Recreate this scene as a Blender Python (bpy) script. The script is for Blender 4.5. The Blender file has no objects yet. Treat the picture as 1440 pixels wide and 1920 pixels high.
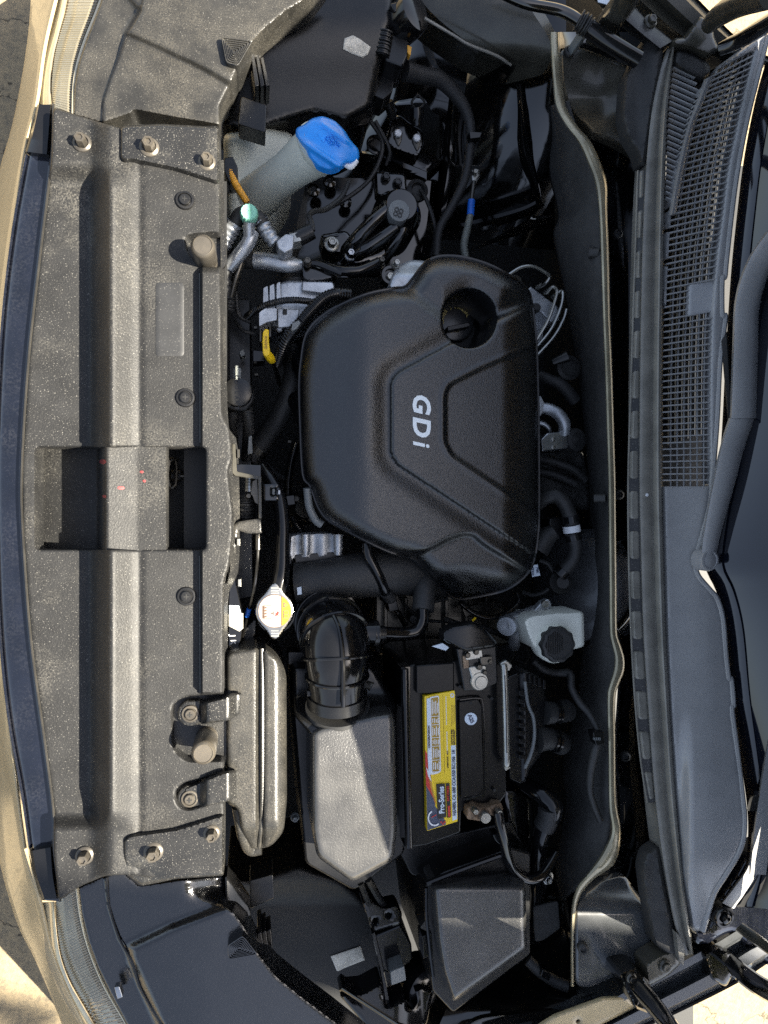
import bpy, bmesh, math, random
import numpy as np
from mathutils import Vector
random.seed(7)
rng = np.random.default_rng(7)
scene = bpy.context.scene
COL = scene.collection

# ------------------------------------------------------------------ camera
F_PX, IMG_W, IMG_H, CAM_H = 1250.0, 1440, 1920, 0.92
TILT = math.atan(240 / F_PX)
cam_data = bpy.data.cameras.new('camera')
cam_data.sensor_fit = 'HORIZONTAL'
cam_data.sensor_width = 36.0
cam_data.lens = 36.0 * F_PX / IMG_W
cam_data.clip_start = 0.01
cam_data.clip_end = 200
cam = bpy.data.objects.new('camera', cam_data)
cam.location = (0, 0, CAM_H)
cam.rotation_euler = (0, -TILT, 0)
COL.objects.link(cam)
scene.camera = cam

# ------------------------------------------------------------------ light
SUN_E, SUN_A = math.radians(50), math.radians(12.5)
LDIR = np.array([-math.cos(SUN_A) * math.cos(SUN_E), math.sin(SUN_A) * math.cos(SUN_E), -math.sin(SUN_E)])
world = bpy.data.worlds.new('World')
scene.world = world
world.use_nodes = True
wn = world.node_tree
bg = wn.nodes['Background']
sky = wn.nodes.new('ShaderNodeTexSky')
sky.sky_type = 'NISHITA'
sky.sun_disc = False
sky.sun_elevation = SUN_E
# the lamp shines from +X, slightly -Y; sun_rotation runs clockwise from +Y
sky.sun_rotation = math.atan2(-LDIR[0], -LDIR[1])
sky.air_density = 1.0
sky.dust_density = 2.5
hsv = wn.nodes.new('ShaderNodeHueSaturation')      # a paler, slightly hazy sky
hsv.inputs['Saturation'].default_value = 0.72
wn.links.new(sky.outputs[0], hsv.inputs['Color'])
wn.links.new(hsv.outputs[0], bg.inputs[0])
bg.inputs[1].default_value = 0.055
sd = bpy.data.lights.new('sun', 'SUN')
sd.energy = 5.0
sd.angle = math.radians(0.5)
sd.color = (1.0, 0.925, 0.78)
sun = bpy.data.objects.new('sun', sd)
sun.rotation_euler = Vector(LDIR).to_track_quat('-Z', 'Y').to_euler()
sun.location = (3, -1, 3)
COL.objects.link(sun)
vs = scene.view_settings
vs.view_transform = 'Standard'
vs.look = 'None'
vs.exposure = 2.45
vs.gamma = 1.0
vs.use_curve_mapping = False
scene.cycles.use_denoising = False
scene.cycles.sample_clamp_indirect = 2.0
scene.cycles.max_bounces = 6
scene.cycles.caustics_reflective = False
scene.cycles.caustics_refractive = False

# ------------------------------------------------------------------ pixel -> place
_fw = np.array([math.sin(TILT), 0, -math.cos(TILT)])
_rt = np.array([math.cos(TILT), 0, math.sin(TILT)])
_up = np.array([0, 1.0, 0])
_C = np.array([0, 0, CAM_H])
def P(u, v, z):
    """the place seen at photo pixel (u, v) that lies at height z"""
    u, v, z = np.asarray(u, float), np.asarray(v, float), np.asarray(z, float)
    r = _fw + ((u - 720) / F_PX)[..., None] * _rt + ((960 - v) / F_PX)[..., None] * _up
    return _C + r * ((z - CAM_H) / r[..., 2])[..., None]
def PP(pts, z=None):
    a = np.array([(p[0], p[1], p[2] if z is None else z) for p in pts], float)
    return P(a[:, 0], a[:, 1], a[:, 2])
PX = CAM_H / F_PX            # metres per photo pixel at height 0

# ------------------------------------------------------------------ materials
MATS = {}
def mat(name, base, rough=0.5, metal=0.0, spec=0.5, coat=0.0, bump=0.0, bscale=900.0, dust=0.0,
        dustcol=(0.20, 0.17, 0.12), dscale=14.0, fine=700.0, vary=0.25, bdist=0.0006, patch=(0.40, 0.72), grain=0.0, emit=None, alpha=1.0, trans=0.0, rvary=0.0, sss=0.0, warp=0.0):
    m = bpy.data.materials.new(name)
    m.use_nodes = True
    nt = m.node_tree
    N, Lk = nt.nodes, nt.links
    b = N['Principled BSDF']
    b.inputs['Roughness'].default_value = rough
    b.inputs['Metallic'].default_value = metal
    b.inputs['Specular IOR Level'].default_value = spec
    b.inputs['Coat Weight'].default_value = coat
    b.inputs['Coat Roughness'].default_value = 0.05
    if trans:
        b.inputs['Transmission Weight'].default_value = trans
    if sss:
        b.inputs['Subsurface Weight'].default_value = sss
        b.inputs['Subsurface Scale'].default_value = 0.01
    tc = N.new('ShaderNodeTexCoord')
    geo = N.new('ShaderNodeNewGeometry')
    def noise(scale, detail=3, rough_=0.55):
        n = N.new('ShaderNodeTexNoise')
        n.inputs['Scale'].default_value = scale
        n.inputs['Detail'].default_value = detail
        n.inputs['Roughness'].default_value = rough_
        Lk.new(geo.outputs['Position'], n.inputs['Vector'])
        return n
    def ramp(src, lo, hi, c0=(0, 0, 0, 1), c1=(1, 1, 1, 1)):
        r = N.new('ShaderNodeValToRGB')
        r.color_ramp.elements[0].position = lo
        r.color_ramp.elements[1].position = hi
        r.color_ramp.elements[0].color = c0
        r.color_ramp.elements[1].color = c1
        Lk.new(src, r.inputs['Fac'])
        return r
    col = None
    n1 = noise(28.0, 4)
    r1 = ramp(n1.outputs['Fac'], 0.3, 0.7, tuple(c * (1 - vary) for c in base) + (1,), tuple(min(1, c * (1 + vary)) for c in base) + (1,))
    col = r1.outputs['Color']
    if dust:
        big = ramp(noise(dscale, 5, 0.6).outputs['Fac'], *patch)
        fin = ramp(noise(fine, 2, 0.5).outputs['Fac'], 0.42, 0.62)
        mul = N.new('ShaderNodeMath'); mul.operation = 'MULTIPLY'
        Lk.new(big.outputs['Color'], mul.inputs[0]); Lk.new(fin.outputs['Color'], mul.inputs[1])
        m2 = N.new('ShaderNodeMath'); m2.operation = 'MULTIPLY'; m2.inputs[1].default_value = dust
        Lk.new(mul.outputs[0], m2.inputs[0])
        # dust grains scattered evenly
        spk = ramp(noise(fine * 1.7, 1, 0.4).outputs['Fac'], 0.66, 0.72)
        m3 = N.new('ShaderNodeMath'); m3.operation = 'MULTIPLY_ADD'; m3.inputs[1].default_value = dust * 0.55
        Lk.new(spk.outputs['Color'], m3.inputs[0]); Lk.new(m2.outputs[0], m3.inputs[2]); m3.use_clamp = True
        mx = N.new('ShaderNodeMix'); mx.data_type = 'RGBA'
        Lk.new(m3.outputs[0], mx.inputs['Factor'])
        Lk.new(col, mx.inputs[6]); mx.inputs[7].default_value = (*dustcol, 1)
        col = mx.outputs[2]
    if grain:
        gr = ramp(noise(620.0, 1, 0.4).outputs['Fac'], 0.69, 0.73)
        gm = N.new('ShaderNodeMath'); gm.operation = 'MULTIPLY'; gm.inputs[1].default_value = grain
        Lk.new(gr.outputs['Color'], gm.inputs[0])
        mg = N.new('ShaderNodeMix'); mg.data_type = 'RGBA'
        Lk.new(gm.outputs[0], mg.inputs['Factor']); Lk.new(col, mg.inputs[6]); mg.inputs[7].default_value = (0.34, 0.325, 0.29, 1)
        col = mg.outputs[2]
    Lk.new(col, b.inputs['Base Color'])
    if rvary:
        rr = N.new('ShaderNodeMapRange')
        rr.inputs['To Min'].default_value = max(0.02, rough - rvary)
        rr.inputs['To Max'].default_value = min(1, rough + rvary)
        Lk.new(noise(22.0, 5).outputs['Fac'], rr.inputs['Value'])
        Lk.new(rr.outputs[0], b.inputs['Roughness'])
    last = None
    if warp:
        bw = N.new('ShaderNodeBump'); bw.inputs['Strength'].default_value = warp; bw.inputs['Distance'].default_value = 0.01
        Lk.new(noise(9.0, 2, 0.4).outputs['Fac'], bw.inputs['Height'])
        last = bw
    if bump:
        bp = N.new('ShaderNodeBump')
        bp.inputs['Strength'].default_value = bump
        bp.inputs['Distance'].default_value = bdist
        Lk.new(noise(bscale, 3, 0.6).outputs['Fac'], bp.inputs['Height'])
        if last: Lk.new(last.outputs[0], bp.inputs['Normal'])
        last = bp
    if last: Lk.new(last.outputs[0], b.inputs['Normal'])
    if emit:
        b.inputs['Emission Color'].default_value = (*emit, 1); b.inputs['Emission Strength'].default_value = 1
    MATS[name] = m
    return m

mat('shield', (0.0135, 0.0135, 0.0137), 0.52, spec=0.32, bump=0.8, bscale=430, dust=0.8, dustcol=(0.090, 0.085, 0.074), dscale=8, fine=430, grain=0.34, rvary=0.1, patch=(.50, .74))
mat('shield_end', (0.0125, 0.0124, 0.0122), 0.34, bump=0.5, bscale=480, dust=0.8, dustcol=(0.12, 0.112, 0.095), dscale=14, fine=430, grain=0.5, rvary=0.1, patch=(.55, .85))
mat('cover', (0.0045, 0.0047, 0.0052), 0.18, spec=1.0, grain=0.04, bump=1.0, bdist=.0007, bscale=520, dust=0.05, dustcol=(0.10, 0.10, 0.10), dscale=9, rvary=0.09)
mat('cover_smooth', (0.006, 0.0063, 0.007), 0.26, spec=0.7, bump=0.22, bscale=900, rvary=0.06, dust=0.06, dustcol=(0.1, 0.1, 0.1))
mat('plastic', (0.0065, 0.0065, 0.0068), 0.30, bump=0.2, bscale=420, rvary=0.1, dust=0.14, dustcol=(0.07, 0.065, 0.055))
mat('plastic_gloss', (0.0055, 0.0055, 0.006), 0.13, bump=0.05, bscale=300, rvary=0.06)
mat('box_grain', (0.019, 0.0185, 0.0172), 0.34, bump=0.6, bscale=430, dust=0.5, grain=0.25, dustcol=(0.12, 0.108, 0.085), rvary=0.08)
mat('box_grain_dark', (0.034, 0.0337, 0.0335), 0.28, spec=0.9, bump=0.8, bdist=.0005, bscale=420, dust=0.25, dustcol=(0.14, 0.13, 0.11), rvary=0.08)
mat('paint', (0.0035, 0.0034, 0.0034), 0.10, coat=0.8, warp=0.5, rvary=0.08, dust=0.10, dustcol=(0.08, 0.07, 0.05), dscale=8)
mat('paint_hazed', (0.045, 0.042, 0.033), 0.30, coat=0.2, warp=0.4, rvary=0.12, dust=0.35, dustcol=(0.11, 0.10, 0.07), dscale=7)  # black paint with its base lightened to olive for veiling glare, plus dust
mat('lip_sheen', (0.34, 0.30, 0.20), 0.28, coat=0.3, warp=0.8, rvary=0.12, metal=0.35, dust=0.3, dustcol=(0.16, 0.14, 0.09))  # black paint; the gold-grey base carries its bright reflections
mat('navy', (0.004, 0.005, 0.009), 0.10, coat=0.9, warp=0.25, dust=0.10, dustcol=(0.12, 0.12, 0.13), dscale=16, fine=300)
mat('bumper', (0.36, 0.29, 0.165), 0.38, coat=0.3, dust=0.5, dustcol=(0.44, 0.37, 0.24), bump=0.1, bscale=200, vary=0.10)  # black bumper's sun glare painted in as tan, over dust
mat('rubber', (0.020, 0.020, 0.020), 0.55, bump=0.25, bscale=700, dust=0.3, dustcol=(0.08, 0.075, 0.06))
mat('seal', (0.20, 0.19, 0.165), 0.22, bump=0.12, bscale=800, rvary=0.12, dust=0.3, dustcol=(0.15, 0.13, 0.1))
mat('felt', (0.046, 0.045, 0.043), 0.85, bump=0.9, bscale=420, dust=0.15, dustcol=(0.06, 0.06, 0.055))
mat('cowl', (0.31, 0.307, 0.303), 0.32, spec=0.7, bump=0.15, bscale=900, dust=0.12, dustcol=(0.16, 0.14, 0.12), vary=0.08)
mat('flat_black', (0.006, 0.006, 0.006), 0.6, bump=0.3, bscale=300)  # near-black matte for hidden floors, fillers and slots
mat('alum', (0.46, 0.48, 0.50), 0.42, metal=0.75, bump=0.35, bscale=450, dust=0.35, dustcol=(0.08, 0.08, 0.09), dscale=60, fine=260)
mat('zinc', (0.40, 0.40, 0.37), 0.32, metal=0.9, bump=0.1, bscale=300, dust=0.25, dustcol=(0.16, 0.13, 0.09))
mat('steel', (0.40, 0.41, 0.42), 0.28, metal=1.0, rvary=0.1)
mat('steel_dark', (0.09, 0.085, 0.075), 0.28, metal=0.8, rvary=0.1, dust=0.3, dustcol=(0.14, 0.11, 0.07))
mat('bolt_metal', (0.085, 0.076, 0.064), 0.36, metal=0.5, bump=0.2, bscale=500, dust=0.4, dustcol=(0.2, 0.16, 0.1))
mat('rust', (0.24, 0.16, 0.10), 0.6, metal=0.4, bump=0.9, bscale=260, dust=0.6, dustcol=(0.36, 0.32, 0.24), vary=0.5)
mat('tank', (0.46, 0.48, 0.42), 0.42, vary=0.10, dust=0.2, dustcol=(.3, .27, .2), dscale=18)
mat('tank_white', (0.72, 0.73, 0.64), 0.40, vary=0.06)
mat('blue_cap', (0.014, 0.25, 0.76), 0.30, vary=0.12, bump=0.1, bscale=300, dust=0.25, dustcol=(.10, .22, .5), dscale=30)
mat('blue', (0.01, 0.12, 0.55), 0.4)
mat('mint', (0.22, 0.52, 0.38), 0.5, vary=0.05)
mat('yellow', (0.76, 0.50, 0.01), 0.4, vary=0.05)
mat('orange', (0.62, 0.30, 0.03), 0.5, bump=0.3, bscale=400)
mat('white', (0.75, 0.76, 0.77), 0.5, vary=0.03)
mat('label_blue', (0.62, 0.70, 0.78), 0.5, vary=0.03)
mat('label_yellow', (0.85, 0.60, 0.012), 0.35, vary=0.03)
mat('label_slate', (0.060, 0.075, 0.12), 0.3, vary=0.05)
mat('label_red', (0.55, 0.03, 0.02), 0.35, vary=0.05)
mat('label_black', (0.010, 0.010, 0.010), 0.4)
mat('label_ochre', (0.36, 0.22, 0.02), 0.4)
mat('brown_ink', (0.09, 0.05, 0.03), 0.5)
mat('gold_ink', (0.42, 0.33, 0.11), 0.5)
mat('foil', (0.46, 0.44, 0.38), 0.40, metal=0.4, bump=1.0, bscale=160, dust=0.8, dustcol=(0.16, 0.15, 0.12), dscale=90, vary=0.4)
mat('red_paint', (0.20, 0.025, 0.025), 0.6, bump=0.3, vary=0.4)
mat('dust_smear', (0.42, 0.36, 0.24), 0.8, bump=0.4, vary=0.3)
mat('braid', (0.16, 0.17, 0.15), 0.5, metal=0.3, bump=1.0, bscale=500)
mat('lens', (0.30, 0.27, 0.20), 0.10, coat=1.0, metal=0.45, vary=0.12)
mat('lens_clear', (0.46, 0.40, 0.27), 0.12, coat=1.0, metal=0.35, vary=0.12)
mat('chrome', (0.62, 0.58, 0.50), 0.18, metal=1.0, rvary=0.1)
mat('glass', (0.006, 0.008, 0.014), 0.03, coat=0.8, vary=0.05)
mat('grey_plastic', (0.14, 0.15, 0.15), 0.45, vary=0.08)
mat('cloth_tape', (0.022, 0.022, 0.022), 0.6, bump=0.6, bscale=300)
mat('radiator_cap_white', (0.34, 0.34, 0.33), 0.35, vary=0.02)
mat('letter', (0.85, 0.88, 0.87), 0.35, vary=0.02)
mat('bark', (0.10, 0.08, 0.06), 0.85, bump=1.0, bscale=40)
mat('leaf', (0.07, 0.10, 0.03), 0.5)
mat('drum', (0.11, 0.112, 0.115), 0.34, metal=0.5, rvary=0.1)
mat('lamp_plastic', (0.008, 0.0082, 0.0088), 0.15, spec=1.0, bump=0.5, bscale=330, rvary=0.08, dust=0.1, dustcol=(.06, .06, .055))
mat('tile_grey', (0.42, 0.42, 0.42), 0.5, vary=0.05)
mat('battery_black', (0.0050, 0.0050, 0.0054), 0.24, spec=0.25, bump=0.1, bscale=300, rvary=0.1, dust=0.12, dustcol=(.05, .05, .045))
mat('paint_sheen_dusty', (0.060, 0.064, 0.068), 0.20, spec=0.8, coat=0.5, warp=0.3, rvary=0.1, dust=0.3, dustcol=(0.12, 0.11, 0.09))  # black paint; lighter blue-grey base stands in for sky reflection, plus dust
mat('label_yellow_cap', (0.42, 0.30, 0.006), 0.4, vary=0.03)
mat('emboss', (0.020, 0.0203, 0.021), 0.42, grain=0.2)

def ground_mat():
    m = bpy.data.materials.new('concrete'); m.use_nodes = True
    nt = m.node_tree; N, Lk = nt.nodes, nt.links
    b = N['Principled BSDF']; b.inputs['Roughness'].default_value = 0.85
    geo = N.new('ShaderNodeNewGeometry')
    n = N.new('ShaderNodeTexNoise'); n.inputs['Scale'].default_value = 70; n.inputs['Detail'].default_value = 8; n.inputs['Roughness'].default_value = 0.75
    Lk.new(geo.outputs['Position'], n.inputs['Vector'])
    r = N.new('ShaderNodeValToRGB'); e = r.color_ramp.elements
    e[0].position = 0.36; e[0].color = (0.15, 0.125, 0.085, 1); e[1].position = 0.56; e[1].color = (0.27, 0.21, 0.125, 1)
    Lk.new(n.outputs['Fac'], r.inputs['Fac'])
    # fine dark cracks
    v = N.new('ShaderNodeTexVoronoi'); v.feature = 'DISTANCE_TO_EDGE'; v.inputs['Scale'].default_value = 3.2
    wv = N.new('ShaderNodeTexNoise'); wv.inputs['Scale'].default_value = 9; wv.inputs['Detail'].default_value = 5
    Lk.new(geo.outputs['Position'], wv.inputs['Vector'])
    add = N.new('ShaderNodeMixRGB'); add.blend_type = 'ADD'; add.inputs[0].default_value = 0.25
    Lk.new(geo.outputs['Position'], add.inputs[1]); Lk.new(wv.outputs['Color'], add.inputs[2])
    Lk.new(add.outputs[0], v.inputs['Vector'])
    cr = N.new('ShaderNodeValToRGB'); cr.color_ramp.elements[0].position = 0.002; cr.color_ramp.elements[1].position = 0.010
    cr.color_ramp.elements[0].color = (0.25, 0.25, 0.25, 1)
    Lk.new(v.outputs['Distance'], cr.inputs['Fac'])
    mu = N.new('ShaderNodeMixRGB'); mu.blend_type = 'MULTIPLY'; mu.inputs[0].default_value = 1
    Lk.new(r.outputs[0], mu.inputs[1]); Lk.new(cr.outputs[0], mu.inputs[2])
    Lk.new(mu.outputs[0], b.inputs['Base Color'])
    bp = N.new('ShaderNodeBump'); bp.inputs['Strength'].default_value = 0.8; bp.inputs['Distance'].default_value = 0.004
    Lk.new(n.outputs['Fac'], bp.inputs['Height']); Lk.new(bp.outputs[0], b.inputs['Normal'])
    MATS['concrete'] = m
ground_mat()

# ------------------------------------------------------------------ objects
ORG = {}
def origin(o):
    return ORG.get(o.name, np.zeros(3)) if o else np.zeros(3)
def thing(name, label, cat, base, group=None):
    """an Empty at the thing's base that parents its parts"""
    o = bpy.data.objects.new(name, None)
    o.empty_display_size = 0.02
    COL.objects.link(o)
    o.location = tuple(base)
    ORG[o.name] = np.array(base, float)
    o['label'] = label; o['category'] = cat
    if group: o['group'] = group
    return o
def tag(o, label, cat, group=None):
    o['label'] = label; o['category'] = cat
    if group: o['group'] = group
    return o
MESHES = {}
def mk(name, VF, m, parent=None, smooth=40, bevel=0.0, seg=2, label=None, solid=0.0, loc=None, key=None):
    """link one mesh object; vertices come in world metres"""
    if key and key in MESHES:
        me = MESHES[key]
    else:
        V, Fc = VF
        V = np.asarray(V, float)
        off = origin(parent) if loc is None else np.zeros(3)
        me = bpy.data.meshes.new(name)
        me.from_pydata((V - off).tolist(), [], [list(map(int, f)) for f in Fc])
        me.validate()
        me.update()
        bm = bmesh.new(); bm.from_mesh(me)
        bmesh.ops.remove_doubles(bm, verts=bm.verts, dist=1e-5)
        bmesh.ops.recalc_face_normals(bm, faces=bm.faces)
        bm.to_mesh(me); bm.free()
        me.materials.append(MATS[m])
        if smooth:
            me.polygons.foreach_set('use_smooth', [True] * len(me.polygons))
            me.set_sharp_from_angle(angle=math.radians(smooth))
        if key: MESHES[key] = me
    o = bpy.data.objects.new(name, me)
    COL.objects.link(o)
    if parent:
        o.parent = parent
    ORG[o.name] = origin(parent)
    if loc is not None:
        o.location = tuple(np.asarray(loc) - origin(parent))
        ORG[o.name] = np.asarray(loc, float)
    if solid:
        s = o.modifiers.new('solid', 'SOLIDIFY'); s.thickness = solid; s.offset = -1
    if bevel:
        b = o.modifiers.new('bevel', 'BEVEL'); b.width = bevel; b.segments = seg; b.limit_method = 'ANGLE'; b.angle_limit = math.radians(35)
        b.harden_normals = False
    if label: o['label'] = label
    return o

# ------------------------------------------------------------------ shapes (all return verts, faces)
def join(*parts):
    V, Fc, n = [], [], 0
    for v, f in parts:
        v = np.asarray(v, float)
        V.append(v); Fc += [[i + n for i in q] for q in f]; n += len(v)
    return np.vstack(V), Fc
def sm(x, a, b):
    t = np.clip((np.asarray(x, float) - a) / (b - a), 0, 1)
    return t * t * (3 - 2 * t)
def spline(pts, n=8, closed=False):
    """Catmull-Rom through the points"""
    p = np.asarray(pts, float)
    k = len(p)
    if k < 3 and not closed:
        return np.array([p[0] + (p[-1] - p[0]) * t for t in np.linspace(0, 1, n + 1)])
    out = []
    rngk = range(k) if closed else range(k - 1)
    for i in rngk:
        p0 = p[(i - 1) % k] if closed or i > 0 else 2 * p[0] - p[1]
        p1, p2 = p[i], p[(i + 1) % k]
        p3 = p[(i + 2) % k] if closed or i + 2 < k else 2 * p[-1] - p[-2]
        for j in range(n):
            t = j / n
            out.append(0.5 * ((2 * p1) + (p2 - p0) * t + (2 * p0 - 5 * p1 + 4 * p2 - p3) * t * t + (3 * p1 - p0 - 3 * p2 + p3) * t ** 3))
    if not closed: out.append(p[-1])
    return np.array(out)
def rnd(pts, r, n=5):
    """round the corners of a closed outline (pixel units)"""
    p = [np.asarray(q[:2], float) for q in pts]
    out = []
    k = len(p)
    for i in range(k):
        a, b, c = p[i - 1], p[i], p[(i + 1) % k]
        ri = r[i] if isinstance(r, (list, tuple)) else r
        d1, d2 = a - b, c - b
        l1, l2 = np.linalg.norm(d1), np.linalg.norm(d2)
        rr = min(ri, l1 * 0.49, l2 * 0.49)
        s, e = b + d1 / l1 * rr, b + d2 / l2 * rr
        for j in range(n + 1):
            t = j / n
            out.append((1 - t) ** 2 * s + 2 * t * (1 - t) * b + t * t * e)
    return np.array(out)
def rect(u0, v0, u1, v1, r=0, n=4):
    q = [(u0, v0), (u1, v0), (u1, v1), (u0, v1)]
    return rnd(q, r, n) if r else np.array(q, float)
def prism(pts, z1, z0, taper=0.0):
    """outline in photo pixels at height z1, walls straight down to z0"""
    T = PP([(p[0], p[1]) for p in pts], z1) if np.ndim(z1) == 0 else P(np.array(pts)[:, 0], np.array(pts)[:, 1], np.array(z1))
    B = T.copy()
    c = T[:, :2].mean(0)
    B[:, :2] = c + (T[:, :2] - c) * (1 + taper)
    B[:, 2] = z0
    n = len(T)
    Fc = [list(range(n)), list(range(2 * n - 1, n - 1, -1))]
    Fc += [[i, i + n, (i + 1) % n + n, (i + 1) % n] for i in range(n)]
    return np.vstack([T, B]), Fc
def slab(pts, z, th):
    return prism(pts, z, z - th)
def tubew(path, r, n=12, caps=True, ribs=0.0, pitch=0.004):
    """round bar along world points; r may be a list per point"""
    p = np.asarray(path, float)
    r = np.full(len(p), r, float) if np.ndim(r) == 0 else np.asarray(r, float)
    if ribs:
        seg = np.r_[0, np.cumsum(np.linalg.norm(np.diff(p, axis=0), axis=1))]
        m = max(8, int(seg[-1] / pitch * 4))
        s = np.linspace(0, seg[-1], m)
        p = np.stack([np.interp(s, seg, p[:, k]) for k in range(3)], 1)
        r = np.interp(s, seg, r) * (1 + ribs * np.sign(np.sin(s / pitch * 2 * math.pi + 0.3)) * 0.5)
    t = np.gradient(p, axis=0)
    t /= np.linalg.norm(t, axis=1)[:, None] + 1e-12
    ref = np.array([0, 0, 1.0]) if abs(t[0][2]) < 0.9 else np.array([1.0, 0, 0])
    nrm = np.cross(t[0], ref); nrm /= np.linalg.norm(nrm)
    V, Fc = [], []
    for i in range(len(p)):
        nrm = nrm - t[i] * nrm.dot(t[i]); nrm /= np.linalg.norm(nrm) + 1e-12
        bn = np.cross(t[i], nrm)
        for j in range(n):
            a = 2 * math.pi * j / n
            V.append(p[i] + r[i] * (math.cos(a) * nrm + math.sin(a) * bn))
    for i in range(len(p) - 1):
        for j in range(n):
            a, b = i * n + j, i * n + (j + 1) % n
            Fc.append([a, b, b + n, a + n])
    if caps:
        Fc.append(list(range(n))); Fc.append(list(range((len(p) - 1) * n, len(p) * n)))
    return np.array(V), Fc
def tube(pts, r, n=12, k=8, caps=True, ribs=0.0, pitch=0.004, straight=False):
    """pts (u, v, z) in pixels and height"""
    w = PP(pts)
    if np.ndim(r) > 0 and not straight:
        rr = spline(np.asarray(r, float)[:, None], k)[:, 0]
    else:
        rr = r
    if not straight: w = spline(w, k)
    return tubew(w, rr, n, caps, ribs, pitch)
def lathe(c, prof, axis=(0, 0, 1), n=28, lobes=0, lobe_amp=0.0):
    """turn profile [(radius, height)] about an axis through world point c"""
    ax = np.asarray(axis, float); ax /= np.linalg.norm(ax)
    ref = np.array([1.0, 0, 0]) if abs(ax[0]) < 0.9 else np.array([0, 1.0, 0])
    e1 = ref - ax * ref.dot(ax); e1 /= np.linalg.norm(e1)
    e2 = np.cross(ax, e1)
    V, Fc = [], []
    for (r, h) in prof:
        for j in range(n):
            a = 2 * math.pi * j / n
            rr = r * (1 + lobe_amp * math.cos(lobes * a)) if lobes else r
            V.append(np.asarray(c) + ax * h + rr * (math.cos(a) * e1 + math.sin(a) * e2))
    for i in range(len(prof) - 1):
        for j in range(n):
            a, b = i * n + j, i * n + (j + 1) % n
            Fc.append([a, b, b + n, a + n])
    if prof[0][0] > 1e-6: Fc.append(list(range(n)))
    if prof[-1][0] > 1e-6: Fc.append(list(range((len(prof) - 1) * n, len(prof) * n)))
    return np.array(V), Fc
def obox(c, ex, ey, ez, sx, sy, sz):
    """box with given axes and full sizes about world centre c"""
    c, ex, ey, ez = (np.asarray(q, float) for q in (c, ex, ey, ez))
    V = [c + ex * sx * a / 2 + ey * sy * b / 2 + ez * sz * d / 2 for d in (-1, 1) for a, b in ((-1, -1), (1, -1), (1, 1), (-1, 1))]
    return np.array(V), [[3, 2, 1, 0], [4, 5, 6, 7], [0, 1, 5, 4], [1, 2, 6, 5], [2, 3, 7, 6], [3, 0, 4, 7]]
def frame(d):
    d = np.asarray(d, float); d = d / np.linalg.norm(d)
    ref = np.array([0, 0, 1.0]) if abs(d[2]) < 0.9 else np.array([1.0, 0, 0])
    a = np.cross(ref, d); a /= np.linalg.norm(a)
    return d, a, np.cross(d, a)
def sdf(poly, U, Vv):
    """signed distance (negative inside) and nearest outline point, in pixels"""
    poly = np.asarray(poly, float)[:, :2]
    a, b = poly, np.roll(poly, -1, 0)
    shp = U.shape
    x, y = U.ravel(), Vv.ravel()
    best = np.full(x.shape, 1e18); nx, ny = x.copy(), y.copy()
    ins = np.zeros(x.shape, bool)
    for (ax, ay), (bx, by) in zip(a, b):
        dx, dy = bx - ax, by - ay
        l2 = dx * dx + dy * dy + 1e-12
        t = np.clip(((x - ax) * dx + (y - ay) * dy) / l2, 0, 1)
        qx, qy = ax + t * dx, ay + t * dy
        d = (x - qx) ** 2 + (y - qy) ** 2
        m = d < best
        best[m] = d[m]; nx[m] = qx[m]; ny[m] = qy[m]
        c = ((ay > y) != (by > y)) & (x < (bx - ax) * (y - ay) / (by - ay + 1e-12) + ax)
        ins ^= c
    d = np.sqrt(best); d[ins] *= -1
    return d.reshape(shp), nx.reshape(shp), ny.reshape(shp)
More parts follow.
